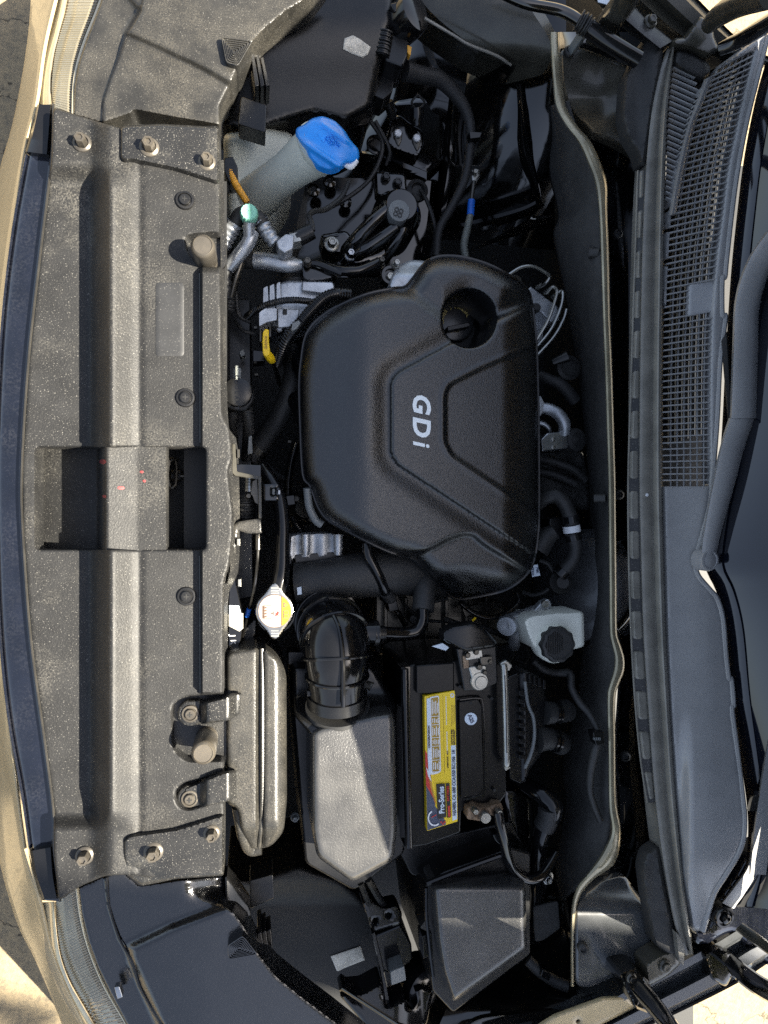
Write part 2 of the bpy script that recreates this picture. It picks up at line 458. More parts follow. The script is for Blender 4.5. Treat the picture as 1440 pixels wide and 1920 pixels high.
def field(outline, zfun, step=4.0, er=10.0, drop=0.01, skirt=None, skirt_rel=None, holes=(), hole_er=3.0, hole_drop=0.002, ext=1.0):
    """a pressed sheet: height zfun(u, v) over an outline in photo pixels, rounded edge, straight walls"""
    o = np.asarray(outline, float)
    u = np.arange(o[:, 0].min() - step, o[:, 0].max() + 2 * step, step)
    v = np.arange(o[:, 1].min() - step, o[:, 1].max() + 2 * step, step)
    U, W = np.meshgrid(u, v)
    d, nx, ny = sdf(o, U, W)
    snap_d, sx, sy = d.copy(), nx.copy(), ny.copy()
    hd = np.full(d.shape, 1e9)
    for h in holes:
        dh, hx, hy = sdf(h, U, W)
        m = (-dh) > snap_d
        snap_d[m] = (-dh)[m]; sx[m] = hx[m]; sy[m] = hy[m]
        hd = np.minimum(hd, dh)
    out = snap_d > -0.5 * step
    near = snap_d < 2.2 * step
    U2, W2 = np.where(out & near, sx, U), np.where(out & near, sy, W)
    # even first row inside the outline so the rounded edge does not scallop
    rowm = (~out) & (snap_d > -1.5 * step)
    sc_ = np.where(rowm, step / np.maximum(-snap_d, 1e-6), 1.0)
    U2 = np.where(rowm, sx + (U - sx) * sc_, U2); W2 = np.where(rowm, sy + (W - sy) * sc_, W2)
    d = np.where(rowm & (np.abs(snap_d - d) < 1e-9), -step, d)
    hd = np.where(rowm & (np.abs(snap_d + hd) < 1e-9), step, hd)
    snap_d = np.where(rowm, -step, snap_d)
    dd = np.where(out, 0.0, -snap_d)
    de = np.where(out & (np.abs(snap_d - d) < 1e-9), 0.0, np.maximum(-d, 0))
    g = np.clip(1 - de / er, 0, 1)
    z = zfun(U2, W2) - drop * (1 - np.sqrt(np.clip(1 - g * g, 0, 1)))
    if len(holes):
        gh = np.clip(1 - np.maximum(np.where(out & (snap_d > d), 0, hd), 0) / hole_er, 0, 1)
        z = z - hole_drop * (1 - np.sqrt(np.clip(1 - gh * gh, 0, 1)))
    pts = P(U2, W2, z)
    idx = -np.ones(U.shape, int)
    V, Fc = [], []
    H, Wd = U.shape
    inside = ~out
    def vid(i, j):
        if idx[i, j] < 0:
            idx[i, j] = len(V); V.append(pts[i, j])
        return idx[i, j]
    for i in range(H - 1):
        for j in range(Wd - 1):
            if inside[i, j] or inside[i + 1, j] or inside[i, j + 1] or inside[i + 1, j + 1]:
                Fc.append([vid(i, j), vid(i, j + 1), vid(i + 1, j + 1), vid(i + 1, j)])
    V = np.array(V)
    if skirt is not None or skirt_rel is not None:
        key = {}
        rep = np.zeros(len(V), int)
        for i, p in enumerate(np.round(V, 5)):
            rep[i] = key.setdefault(tuple(p), i)
        cnt = {}
        for f in Fc:
            q = [rep[i] for i in f]
            q = [a for k, a in enumerate(q) if a != q[k - 1]]
            for a, b in zip(q, q[1:] + q[:1]):
                if a != b: cnt[(min(a, b), max(a, b))] = cnt.get((min(a, b), max(a, b)), 0) + 1
        low = {}
        extra = []
        def lowv(a):
            if a not in low:
                w = V[a].copy(); w[2] = skirt if skirt is not None else w[2] - skirt_rel
                low[a] = len(V) + len(extra); extra.append(w)
            return low[a]
        for (a, b), c in cnt.items():
            if c == 1: Fc.append([a, b, lowv(b), lowv(a)])
        if extra: V = np.vstack([V, np.array(extra)])
    return V, Fc
def strip(left, right, prof, n=10, straight=False, skirt=None):
    """sheet between two edge curves of (u, v, z); prof = [(t across, dz)]"""
    a = np.asarray(left, float); b = np.asarray(right, float)
    if not straight:
        a, b = spline(a, n), spline(b, n)
    def resample(q, m):
        s = np.r_[0, np.cumsum(np.linalg.norm(np.diff(q[:, :2], axis=0), axis=1))]
        t = np.linspace(0, s[-1], m)
        return np.stack([np.interp(t, s, q[:, k]) for k in range(3)], 1)
    m = max(len(a), len(b))
    a, b = resample(a, m), resample(b, m)
    V, Fc = [], []
    k = len(prof)
    for i in range(m):
        for t, dz in prof:
            q = a[i] + (b[i] - a[i]) * t
            V.append(P(q[0], q[1], q[2] + dz))
    for i in range(m - 1):
        for j in range(k - 1):
            c = i * k + j
            Fc.append([c, c + 1, c + k + 1, c + k])
    V = np.array(V)
    if skirt is not None:
        n0 = len(V)
        ring = [i * k for i in range(m)] + [(m - 1) * k + j for j in range(1, k)] + [i * k + k - 1 for i in range(m - 2, -1, -1)] + [j for j in range(k - 2, 0, -1)]
        W = V[ring].copy(); W[:, 2] -= skirt
        V = np.vstack([V, W])
        R = len(ring)
        Fc += [[ring[i], ring[(i + 1) % R], n0 + (i + 1) % R, n0 + i] for i in range(R)]
    return V, Fc
def text(name, s, u, v, z, size_px, rot, m, parent, shear=0.0, bold=0.0, th=0.0004, sx=1.0, align='CENTER', nrm=None, spacing=1.0):
    """raised print: flat letters lying on a surface at height z"""
    c = bpy.data.curves.new(name, 'FONT')
    c.body = s; c.size = size_px * PX; c.shear = shear; c.offset = bold * PX; c.extrude = th / 2
    c.align_x = align; c.align_y = 'CENTER'; c.resolution_u = 3; c.space_character = spacing
    to = bpy.data.objects.new('tmp', c)
    COL.objects.link(to)
    bpy.context.view_layer.update()
    me = bpy.data.meshes.new_from_object(to)
    COL.objects.unlink(to); bpy.data.objects.remove(to)
    me.name = name
    if sx != 1.0:
        for w in me.vertices: w.co.x *= sx
    me.materials.clear(); me.materials.append(MATS[m])
    o = bpy.data.objects.new(name, me)
    COL.objects.link(o)
    o.parent = parent
    p = P(u, v, z)
    o.location = tuple(p - origin(parent))
    if nrm is not None:
        q = Vector(nrm).to_track_quat('Z', 'Y')
        o.rotation_mode = 'QUATERNION'
        from mathutils import Quaternion
        o.rotation_quaternion = q @ Quaternion((0, 0, 1), math.radians(rot))
    else:
        o.rotation_euler = (0, 0, math.radians(rot))
    return o
def hexbolt(parent, u, v, z, r_px=10, h=0.010, flange=1.55, m='bolt_metal', axis=(0, 0, 1), name='bolt', washer=True, rot=None):
    """flange bolt: washer face, hex head with a dished top"""
    r = r_px * PX
    key = ('bolt', r_px, h, flange, m, tuple(np.round(axis, 3)))
    if key in MESHES: VF = None
    else:
        parts = []
        if washer:
            parts.append(lathe((0, 0, 0), [(r * flange, -0.003), (r * flange, 0.001), (r * flange * 0.92, 0.002), (r * 1.12, 0.003), (r * 1.1, 0.0005)], axis, 28))
        prof = [(r * 1.0, -0.002), (r * 1.0, h * 0.88), (r * 0.86, h), (r * 0.55, h), (r * 0.45, h * 0.88), (0.0, h * 0.86)]
        parts.append(lathe((0, 0, 0), prof, axis, 6))
        VF = join(*parts)
    return mk(name, VF, m, parent, smooth=30, loc=P(u, v, z), key=key)
def screw(parent, u, v, z, r_px=15, m='plastic', name='screw_clip'):
    """push clip: round flange, raised ring, cross slot"""
    r = r_px * PX
    key = ('screw', r_px, m)
    VF = None
    if key not in MESHES:
        parts = [lathe((0, 0, 0), [(r, -0.004), (r, 0.001), (r * 0.93, 0.0025), (r * 0.74, 0.0028), (r * 0.70, 0.0012), (r * 0.60, 0.0012), (r * 0.57, 0.005), (r * 0.50, 0.0058), (0.0, 0.0060)], n=28)]
        VF = join(*parts)
    o = mk(name, VF, m, parent, smooth=35, loc=P(u, v, z), key=key)
    k2 = ('slot', r_px)
    V2 = None
    if k2 not in MESHES:
        V2 = join(obox((0, 0, 0.0058), (1, 0, 0), (0, 1, 0), (0, 0, 1), r * 0.55, r * 0.13, 0.0012), obox((0, 0, 0.0058), (1, 0, 0), (0, 1, 0), (0, 0, 1), r * 0.12, r * 0.55, 0.0016))
    s = mk('cross_slot', V2, 'flat_black', o, smooth=0, loc=ORG[o.name], key=k2)
    return o

# ================================================================== ground and car shell
g = mk('ground', ([(-40, -40, -0.78), (40, -40, -0.78), (40, 40, -0.78), (-40, 40, -0.78)], [[0, 1, 2, 3]]), 'concrete', smooth=0)
g['kind'] = 'structure'

def ripple(pts, n, amp, closed=False):
    q = spline(pts, n)
    s = np.r_[0, np.cumsum(np.linalg.norm(np.diff(q[:, :2], axis=0), axis=1))]
    return q, s

# ---- bumper
bumper = thing('front_bumper', 'curved dusty black front bumper skin, sun glare painted tan, along the left edge of the engine bay', 'bumper', P(20, 960, -0.6))
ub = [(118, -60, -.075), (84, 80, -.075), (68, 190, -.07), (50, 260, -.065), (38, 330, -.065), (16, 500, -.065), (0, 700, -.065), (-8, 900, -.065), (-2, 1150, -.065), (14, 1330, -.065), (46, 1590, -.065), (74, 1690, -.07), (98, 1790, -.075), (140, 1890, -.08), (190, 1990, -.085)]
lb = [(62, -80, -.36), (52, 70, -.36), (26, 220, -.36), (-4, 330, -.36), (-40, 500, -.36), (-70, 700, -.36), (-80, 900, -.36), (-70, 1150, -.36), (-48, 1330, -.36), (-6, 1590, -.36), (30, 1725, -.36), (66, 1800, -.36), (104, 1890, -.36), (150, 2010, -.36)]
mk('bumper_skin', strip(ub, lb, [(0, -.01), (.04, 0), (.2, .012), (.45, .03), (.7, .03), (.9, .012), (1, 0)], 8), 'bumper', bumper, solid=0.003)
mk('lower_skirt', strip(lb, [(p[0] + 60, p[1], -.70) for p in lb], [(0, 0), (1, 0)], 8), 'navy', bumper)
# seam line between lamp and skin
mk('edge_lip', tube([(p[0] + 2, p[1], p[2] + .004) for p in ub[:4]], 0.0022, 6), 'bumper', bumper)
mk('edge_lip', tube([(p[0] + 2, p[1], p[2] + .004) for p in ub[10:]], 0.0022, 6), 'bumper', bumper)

# ---- glossy grille trim
trim = thing('grille_trim', 'glossy dark navy grille trim strip in front of the radiator cover', 'trim', P(30, 960, -.12))
tl = [(66, 200, -.062), (48, 290, -.062), (24, 420, -.06), (6, 560, -.06), (-4, 700, -.06), (-10, 900, -.06), (-4, 1150, -.06), (12, 1330, -.06), (38, 1480, -.06), (54, 1590, -.062), (78, 1688, -.065)]
tr = [(99, 195, -.052), (95, 300, -.052), (74, 480, -.05), (52, 680, -.05), (40, 880, -.05), (42, 1000, -.05), (57, 1200, -.05), (84, 1400, -.05), (100, 1530, -.052), (100, 1590, -.052), (112, 1690, -.055)]
mk('trim_strip', strip(tl, tr, [(0, -.012), (.08, -.002), (.3, 0), (.8, -.003), (.93, -.004), (1, 0)], 10, skirt=.03), 'navy', trim)
mk('trim_end', strip([(70, 196, -.05), (60, 240, -.05), (48, 284, -.05)], [(97, 196, -.046), (95, 240, -.046), (92, 290, -.046)], [(0, -.006), (.12, 0), (.9, 0), (1, -.004)], 4, skirt=.02), 'plastic_gloss', trim)
mk('trim_end', strip([(56, 1596, -.05), (64, 1640, -.05), (80, 1686, -.05)], [(99, 1588, -.046), (102, 1640, -.046), (109, 1685, -.046)], [(0, -.006), (.12, 0), (.9, 0), (1, -.004)], 4, skirt=.02), 'plastic_gloss', trim)
mk('chrome_line', tube([(p[0] + 1, p[1], p[2] + .006) for p in tr], 0.0016, 6), 'steel_dark', trim)
mk('chrome_line', tube([(p[0] + 2, p[1], p[2] + .0) for p in tl[1:-1]], 0.0018, 6), 'navy', trim)

# ---- radiator cover (sight shield)
def prof1(xs, zs, sig):
    g = np.arange(0, 480, 1.0); z = np.interp(g, xs, zs)
    k = np.exp(-.5 * (np.arange(-20, 21) / sig) ** 2); k /= k.sum()
    return g, np.convolve(np.pad(z, 20, mode='edge'), k, 'valid')
_pg, _pz = prof1([0, 172, 205, 252, 480], [0, 0, 1, 0, 0], 5)
_low = prof1([0, 172, 206, 480], [1, 1, 0, 0], 5)[1]
def shield_z(u, v):
    ends = sm(v, 300, 352) * (1 - sm(v, 1520, 1562))
    low = -.022 - .026 * ends
    zl = low
    crest = .004 + .017 * ends
    z = crest * np.interp(u, _pg, _pz) + zl * np.interp(u, _pg, _low)
    up = sm(v, 490, 512) * (1 - sm(v, 1298, 1304)) * sm(u, 374, 380)
    z = z + .017 * up
    # shallow rounded swage just inside the rear edge
    z = z - .002 * np.exp(-((u - 262) / 7.0) ** 2)
    return z
sh_out = rnd([(99, 200), (140, 214), (196, 232), (226, 240), (240, 238), (412, 236), (414, 520), (417, 780), (430, 800), (436, 860), (428, 880), (430, 905), (437, 960), (436, 1010), (430, 1060), (420, 1090), (419, 1300), (421, 1560), (420, 1640), (300, 1648), (240, 1640), (196, 1642), (150, 1662), (110, 1690), (101, 1600), (101, 1530), (84, 1400), (58, 1200), (43, 1000), (41, 880), (53, 680), (75, 480), (96, 300)], 10, 3)
slot = rect(67, 838, 386, 1031, 9)
post_a = rnd([(346, 442), (400, 436), (420, 440), (420, 500), (392, 502), (352, 478)], 14)
post_b = rnd([(322, 1322), (345, 1306), (425, 1300), (425, 1426), (350, 1428), (324, 1405)], 16)
clip_b = rnd([(328, 1482), (345, 1466), (425, 1446), (425, 1498), (350, 1520), (330, 1508)], 14)
shield = thing('radiator_cover', 'long dusty black plastic radiator cover panel with rectangular latch opening', 'cover panel', P(230, 960, -.05))
mk('panel', field(sh_out, shield_z, 3.0, 5, .004, skirt_rel=.035, holes=[slot, post_a, post_b, clip_b], hole_er=4, hole_drop=.0025), 'shield', shield, smooth=50)
_rg, _rz = prof1([0, 60, 186, 197, 258, 480], [-.105, -.105, -.080, .006, -.003, -.003], 2.5)
def rec_z(u, v):
    return np.interp(u, _rg, _rz)
def rec_old(u, v):
    z = np.where(u < 198, -.085 + (.006 + .085) * sm(u, 60, 198) ** 0.9, .006 - .008 * np.clip((u - 198) / 60, 0, 1))
    return np.where(u > 258, -.002, z)
mk('latch_recess', field(rect(60, 832, 313, 1037), rec_z, 2.5, 3, .002, skirt_rel=.02, holes=[rect(60, 855, 74, 1012, 2)]), 'shield', shield, smooth=50)
mk('recess_floor', prism(rect(300, 826, 396, 1042), -.10, -.105), 'flat_black', shield, smooth=0)
for a in (post_a, post_b, clip_b):
    c = np.array(a); c0 = c.mean(0)
    mk('pocket_floor', prism(c0 + (c - c0) * 1.12, -.021, -.03), 'shield_end', shield, smooth=0)
# end brackets standing proud of the panel
mk('end_bracket', field(rnd([(226, 236), (300, 232), (411, 238), (411, 344), (330, 318), (244, 300), (232, 304), (226, 296)], 7), lambda u, v: .010 + 0 * u, 4, 6, .005, skirt=-.03), 'shield_end', shield, smooth=50)
mk('end_bracket', field(rnd([(232, 1574), (244, 1566), (330, 1554), (420, 1526), (420, 1642), (330, 1648), (262, 1662), (234, 1640)], 7), lambda u, v: .008 + 0 * u - .022 * sm(v, 1600, 1662) * (1 - sm(u, 250, 330)), 4, 6, .005, skirt=-.035), 'shield_end', shield, smooth=50)
for (u, v, z, r) in ((154, 268, -.021, 10.5), (280, 276, .010, 11), (388, 304, .009, 10), (159, 1604, -.021, 10.5), (288, 1597, .007, 11), (397, 1562, .008, 9.5)):
    hexbolt(shield, u, v, z, r, .0155)
for (u, v, z) in ((347, 376, .0008), (348, 746, .0008), (350, 1118, .0008)):
    screw(shield, u, v, z, 17)
mk('blank_plate', field(rect(292, 530, 345, 668, 7), lambda u, v: .0012 + 0 * u, 4, 2, .0008, skirt_rel=.002), 'grey_plastic' if False else 'emboss', shield)
mk('rear_groove_rail', strip([(372, 512, .004), (373, 830, .004)], [(376, 512, .006), (377, 830, .006)], [(0, -.004), (.2, 0), (.8, 0), (1, -.004)], 4), 'shield_end', shield)
mk('rear_groove_rail', strip([(372, 1042, .004), (373, 1300, .004)], [(376, 1042, .006), (377, 1300, .006)], [(0, -.004), (.2, 0), (.8, 0), (1, -.004)], 4), 'shield_end', shield)
# sheet metal edge with scalloped rim behind the cover
mk('rear_rim', strip([(412, 300, -.014), (414, 520, -.014), (418, 790, -.016), (428, 840, -.02), (432, 1060, -.02), (420, 1120, -.016), (420, 1300, -.014)], [(420, 300, -.03), (422, 520, -.03), (428, 790, -.035), (446, 840, -.045), (448, 1060, -.045), (428, 1120, -.035), (428, 1300, -.03)], [(0, 0), (.5, -.002), (1, 0)], 8), 'shield', shield)
# specks of red marker
for k, (u, v, w, h, z) in enumerate(((193, 866, 10, 7, .0095), (196, 931, 6, 5, .009), (227, 915, 11, 5, .0), (266, 885, 6, 4, -.0085), (271, 902, 5, 4, -.0085))):
    a = rnd([(u - w * .8, v - h * .2), (u - w * .3, v - h * .7), (u + w * .4, v - h * .6), (u + w * .7, v + h * .1), (u + w * .2, v + h * .7), (u - w * .4, v + h * .5)], 2)
    zf = rec_z
    mk('paint_speck', field(a, lambda uu, vv: rec_z(uu, vv) + .0006, 2, 1, .0003), 'red_paint', shield, label='red paint speck by the latch opening')
# ---- striker ring and cable seen through the opening
st = thing('latch_striker', 'dark steel striker loop seen down in the latch opening', 'latch part', P(330, 900, -.10))
mk('loop', tube([(318, 862, -.075), (328, 864, -.075), (330, 885, -.075), (328, 908, -.075), (318, 912, -.075), (314, 888, -.075), (318, 862, -.075)], .0032, 8), 'steel_dark', st)
mk('cable_rod', tube([(332, 892, -.085), (360, 891, -.085), (398, 890, -.085)], .0028, 8), 'steel_dark', st)
mk('cable_end', lathe(P(333, 892, -.09), [(.004, -.01), (.0085, -.008), (.0085, .004), (.006, .006), (.004, .012)], (1, 0, 0), 16), 'rubber', st)

# ---- hood bump stops (screw-in rubber posts)
for (u, v, z, lab) in ((387, 494, -.022, 'worn round rubber bump stop near the washer filler neck'), (388, 1382, -.022, 'worn round rubber bump stop between two strap clips')):
    t = thing('bump_stop', lab, 'bump stop', P(u, v, z), 'rubber bump stops on the radiator cover')
    c = P(u, v, z)
    mk('thread', lathe(c, [(.0150, 0), (.0150, .004), (.0142, .005), (.0150, .007), (.0150, .010), (.0142, .011), (.0150, .013), (.0150, .017)], n=28), 'bolt_metal', t)
    mk('cap', lathe(c, [(.0150, .016), (.0156, .018), (.0156, .058), (.0146, .062), (.0118, .0645), (.0112, .0635), (0, .0635)], n=32), 'bolt_metal', t)

# ---- strap clips holding the intake duct
for (u, v, pts, lab) in ((357, 1338, [(372, 1320), (420, 1308), (430, 1302), (453, 1299), (450, 1340), (424, 1352), (376, 1358)], 'black plastic strap clip with screw above the lower bump stop'),
                         (356, 1497, [(345, 1478), (420, 1448), (446, 1446), (446, 1496), (424, 1503), (352, 1520)], 'black plastic strap clip with screw below the lower bump stop')):
    t = thing('strap_clip', lab, 'clip', P(u, v, -.02), 'strap clips on the intake duct')
    zf = lambda uu, vv: -.006 + .020 * sm(uu, 372, 392) - .014 * sm(uu, 425, 448)
    mk('strap', field(rnd(pts, 5), zf, 3, 4, .003, skirt_rel=.004), 'shield_end', t)
    mk('tab', field(rnd([(u - 24, v - 8), (u - 10, v - 24), (u + 20, v - 26), (u + 22, v + 20), (u - 8, v + 24), (u - 24, v + 10)], 8), lambda uu, vv: -.008 + 0 * uu, 3, 3, .002, skirt_rel=.01), 'shield_end', t)
    screw(t, u, v, -.008, 16, 'bolt_metal', 'screw')

# ---- head lamps
def fold(poly, U, W, wd):
    d, _, _ = sdf(poly, U, W)
    return sm(-d, -wd, wd)
def lens_ribs(outer, inner, npts, amp):
    a, b = spline(outer, npts), spline(inner, npts)
    V, Fc = [], []
    for i in range(len(a)):
        r = amp * (1 if (i % 4) in (0, 1) else -1)
        for t, dz in ((0, -.004), (.06, 0), (.4, .003), (.75, .003), (.94, .0), (1, -.003)):
            q = a[i] + (b[i] - a[i]) * t
            V.append(P(q[0], q[1], q[2] + dz + (r if .05 < t < .95 else 0)))
    for i in range(len(a) - 1):
        for j in range(5):
            c = i * 6 + j
            Fc.append([c, c + 1, c + 7, c + 6])
    return np.array(V), Fc
def tab_rings(parent, tri, z, m='lamp_plastic'):
    c = np.mean(np.array(tri), 0)
    mk('mount_tab', prism(rnd(tri, 7), z, z - .06), m, parent, bevel=.0015)
    for k in range(6):
        s = .96 - .15 * k
        o = rnd([(c + (np.array(p) - c) * s) for p in tri], 6)
        i = rnd([(c + (np.array(p) - c) * (s - .06)) for p in tri], 5)
        n = len(o)
        A, B = PP(o, z + .0016), PP(i, z + .0016)
        A0, B0 = PP(o, z - .001), PP(i, z - .001)
        V = np.vstack([A, B, B0, A0])
        Fc = []
        for j in range(n):
            l = (j + 1) % n
            Fc += [[j, l, n + l, n + j], [n + j, n + l, 2 * n + l, 2 * n + j], [3 * n + l, 3 * n + j, j, l][::-1]]
        mk('ridge', (V, Fc), m, parent, smooth=0)
def foil_label(parent, pts, zf):
    mk('foil_label', field(np.array(pts, float), zf, 2, 1, .0003), 'foil', parent, label='worn silver foil label', smooth=0)

hl = thing('headlight', 'left headlamp in full sun at top of picture, clear ribbed lens and black housing', 'headlight', P(300, 80, -.3), 'headlamps at both ends of the radiator cover')
mk('lens', lens_ribs([(134, -50, -.085), (122, 20, -.085), (108, 70, -.083), (99, 115, -.08), (95, 160, -.075), (97, 200, -.07)], [(205, -50, -.072), (180, 20, -.072), (160, 70, -.07), (146, 115, -.066), (138, 160, -.062), (136, 216, -.058)], 44, .0007), 'lens', hl, smooth=0)
mk('lens_edge', strip([(118, -60, -.10), (96, 40, -.10), (76, 110, -.10), (66, 185, -.095), (74, 196, -.09)], [(134, -55, -.083), (116, 40, -.083), (98, 115, -.08), (94, 165, -.074), (97, 202, -.068)], [(0, -.01), (.2, 0), (.7, .003), (1, 0)], 8), 'lens_clear', hl)
mk('lens_rim', tube([(207, -50, -.068), (182, 20, -.068), (162, 70, -.066), (147, 115, -.062), (139, 160, -.058), (137, 216, -.054)], .0022, 8), 'lens_clear', hl)
up_fold = [(286, -60), (262, 20), (236, 65), (222, 110), (203, 160), (194, 190), (192, 232), (100, 240), (100, -60)]
up_step = [(190, -60), (262, 20), (236, 62), (300, 90), (380, 128), (436, 160), (470, 130), (640, -60)]
def uz(u, v):
    z = -.040 + .010 * sm(u, 200, 400)
    z = z - .007 * fold(up_fold, u, v, 3)
    z = z + .010 * fold(up_step, u, v, 9)
    return z
hous = [(137, 216), (140, 160), (148, 115), (163, 70), (183, 20), (207, -50), (620, -50), (590, -10), (540, 20), (497, 55), (470, 85), (448, 125), (432, 160), (412, 200), (413, 236), (380, 230), (330, 222), (252, 207), (246, 214), (192, 232)]
mk('housing', field(rnd(hous, 4, 2), uz, 3, 7, .005, skirt_rel=.05), 'box_grain', hl, smooth=45)
mk('notch_filler', prism([(180, 190), (416, 190), (416, 250), (180, 250)], -.075, -.12), 'flat_black', hl, smooth=0)  # near-black filler put in for the shade of the notch below the housing
mk('seam_line', tube([(266, 20, -.0395), (238, 66, -.039), (223, 112, -.041), (205, 160, -.043), (196, 192, -.043), (194, 226, -.043)], .0014, 6), 'plastic', hl)
tab_rings(hl, [(414, 68), (474, 76), (446, 124), (424, 118)], -.012, 'box_grain')
mk('lamp_back', field(rnd([(412, 236), (430, 165), (450, 125), (480, 85), (540, 30), (600, -10), (620, -50), (745, -50), (738, 40), (720, 120), (700, 205), (650, 230), (590, 215), (520, 235), (470, 250)], 12), lambda u, v: -.095 - .05 * sm(v, 20, 240), 6, 14, .02, skirt_rel=.18), 'plastic', hl, smooth=50)
foil_label(hl, [(646, 72), (662, 66), (676, 74), (695, 88), (690, 102), (680, 108), (660, 101), (643, 92)], lambda u, v: -.0935 - .05 * sm(v, 20, 240))
for k in range(3):
    mk('rib', prism([(470 + 9 * k, 100 + 4 * k), (476 + 9 * k, 98 + 4 * k), (486 + 10 * k, 160), (478 + 10 * k, 162)], -.05 - .012 * k, -.12), 'plastic', hl, bevel=.001)
mk('adjuster', prism(rnd([(452, 180), (500, 196), (498, 248), (446, 232)], 4), -.07, -.11), 'plastic', hl, bevel=.0015)

hl2 = thing('headlight', 'right headlamp in blue shade at bottom of picture, clear ribbed lens and black housing', 'headlight', P(330, 1830, -.3), 'headlamps at both ends of the radiator cover')
mk('lens', lens_ribs([(102, 1692, -.07), (105, 1735, -.075), (113, 1790, -.08), (130, 1838, -.083), (158, 1888, -.085), (200, 1960, -.085)], [(143, 1665, -.058), (150, 1715, -.06), (162, 1765, -.066), (180, 1815, -.07), (206, 1868, -.072), (262, 1960, -.072)], 44, .0007), 'lens', hl2, smooth=0)
mk('lens_edge', strip([(76, 1692, -.09), (80, 1740, -.095), (88, 1800, -.10), (112, 1862, -.10), (150, 1925, -.10), (180, 1970, -.10)], [(102, 1690, -.068), (104, 1735, -.074), (112, 1790, -.08), (129, 1840, -.083), (157, 1890, -.083), (200, 1965, -.083)], [(0, -.01), (.2, 0), (.7, .003), (1, 0)], 8), 'lens_clear', hl2)
mk('lens_rim', tube([(144, 1664, -.054), (151, 1715, -.056), (163, 1765, -.062), (181, 1815, -.066), (207, 1868, -.068), (263, 1960, -.068)], .0022, 8), 'lens_clear', hl2)
dn_fold = [(196, 1640), (203, 1700), (222, 1760), (246, 1800), (262, 1850), (290, 1900), (330, 1960), (100, 1980), (90, 1640)]
dn_step = [(246, 1800), (243, 1775), (320, 1738), (420, 1700), (700, 1700), (700, 1990), (330, 1990)]
def dz(u, v):
    z = -.046 + .008 * sm(u, 200, 400)
    z = z - .007 * fold(dn_fold, u, v, 3)
    z = z + .013 * fold(dn_step, u, v, 14)
    z = z - .03 * sm(u, 340, 420) * (1 - sm(v, 1660, 1700))
    return z
hous2 = [(145, 1664), (196, 1641), (232, 1634), (262, 1660), (330, 1650), (421, 1640), (424, 1695), (444, 1715), (462, 1740), (482, 1782), (520, 1830), (570, 1870), (630, 1915), (700, 1970), (262, 1970), (208, 1868), (182, 1815), (164, 1765), (152, 1715)]
mk('housing', field(rnd(hous2, 4, 2), dz, 3, 7, .005, skirt_rel=.05), 'lamp_plastic', hl2, smooth=45)
mk('seam_line', tube([(200, 1645, -.044), (206, 1702, -.046), (225, 1762, -.044), (248, 1802, -.04), (264, 1852, -.04), (292, 1902, -.04), (332, 1962, -.04)], .0014, 6), 'plastic', hl2)
tab_rings(hl2, [(456, 1754), (484, 1790), (428, 1800), (426, 1774)], -.012)
mk('lens_clip', prism(rnd([(214, 1852), (224, 1850), (230, 1870), (220, 1874)], 2), -.034, -.045), 'steel', hl2, bevel=.001)
mk('lamp_back', field(rnd([(422, 1640), (470, 1650), (560, 1620), (640, 1650), (700, 1700), (740, 1770), (745, 1840), (700, 1890), (640, 1930), (560, 1890), (520, 1850), (482, 1790), (440, 1715)], 12), lambda u, v: -.19 - .03 * sm(v, 1640, 1700), 3.5, 14, .02, skirt_rel=.18), 'flat_black', hl2, smooth=50)
foil_label(hl2, [(620, 1793), (676, 1774), (684, 1800), (646, 1815), (632, 1822)], lambda u, v: -.2185 + 0 * u)
mk('bracket_leg', field(rnd([(422, 1640), (440, 1660), (468, 1700), (470, 1720), (440, 1718), (424, 1696)], 4), lambda u, v: -.05 - .02 * sm(u, 420, 470), 3, 3, .002, skirt_rel=.03), 'plastic', hl2)
for k in range(3):
    mk('rib', prism([(482 + 9 * k, 1752 - 3 * k), (490 + 9 * k, 1748 - 3 * k), (496 + 8 * k, 1790), (488 + 8 * k, 1796)], -.06 - .012 * k, -.12), 'plastic', hl2, bevel=.001)
mk('adjuster', prism(rnd([(468, 1652), (512, 1640), (514, 1684), (470, 1704)], 3), -.10, -.15), 'plastic', hl2, bevel=.0015)
mk('frame_arm', strip([(636, 1858, -.10), (700, 1900, -.10), (760, 1940, -.10)], [(644, 1850, -.095), (706, 1890, -.095), (770, 1930, -.095)], [(0, -.006), (.3, 0), (.7, 0), (1, -.006)], 6, skirt=.03), 'plastic_gloss', hl2)

# ================================================================== car body sheet metal
body = thing('car_body', 'glossy black painted sheet metal of the engine bay round the engine', 'car body', P(800, 960, -.6))
mk('bay_floor', ([P(380, -80, -.5), P(1300, -80, -.5), P(1300, 2000, -.5), P(380, 2000, -.5)], [[0, 1, 2, 3]]), 'flat_black', body, smooth=0)
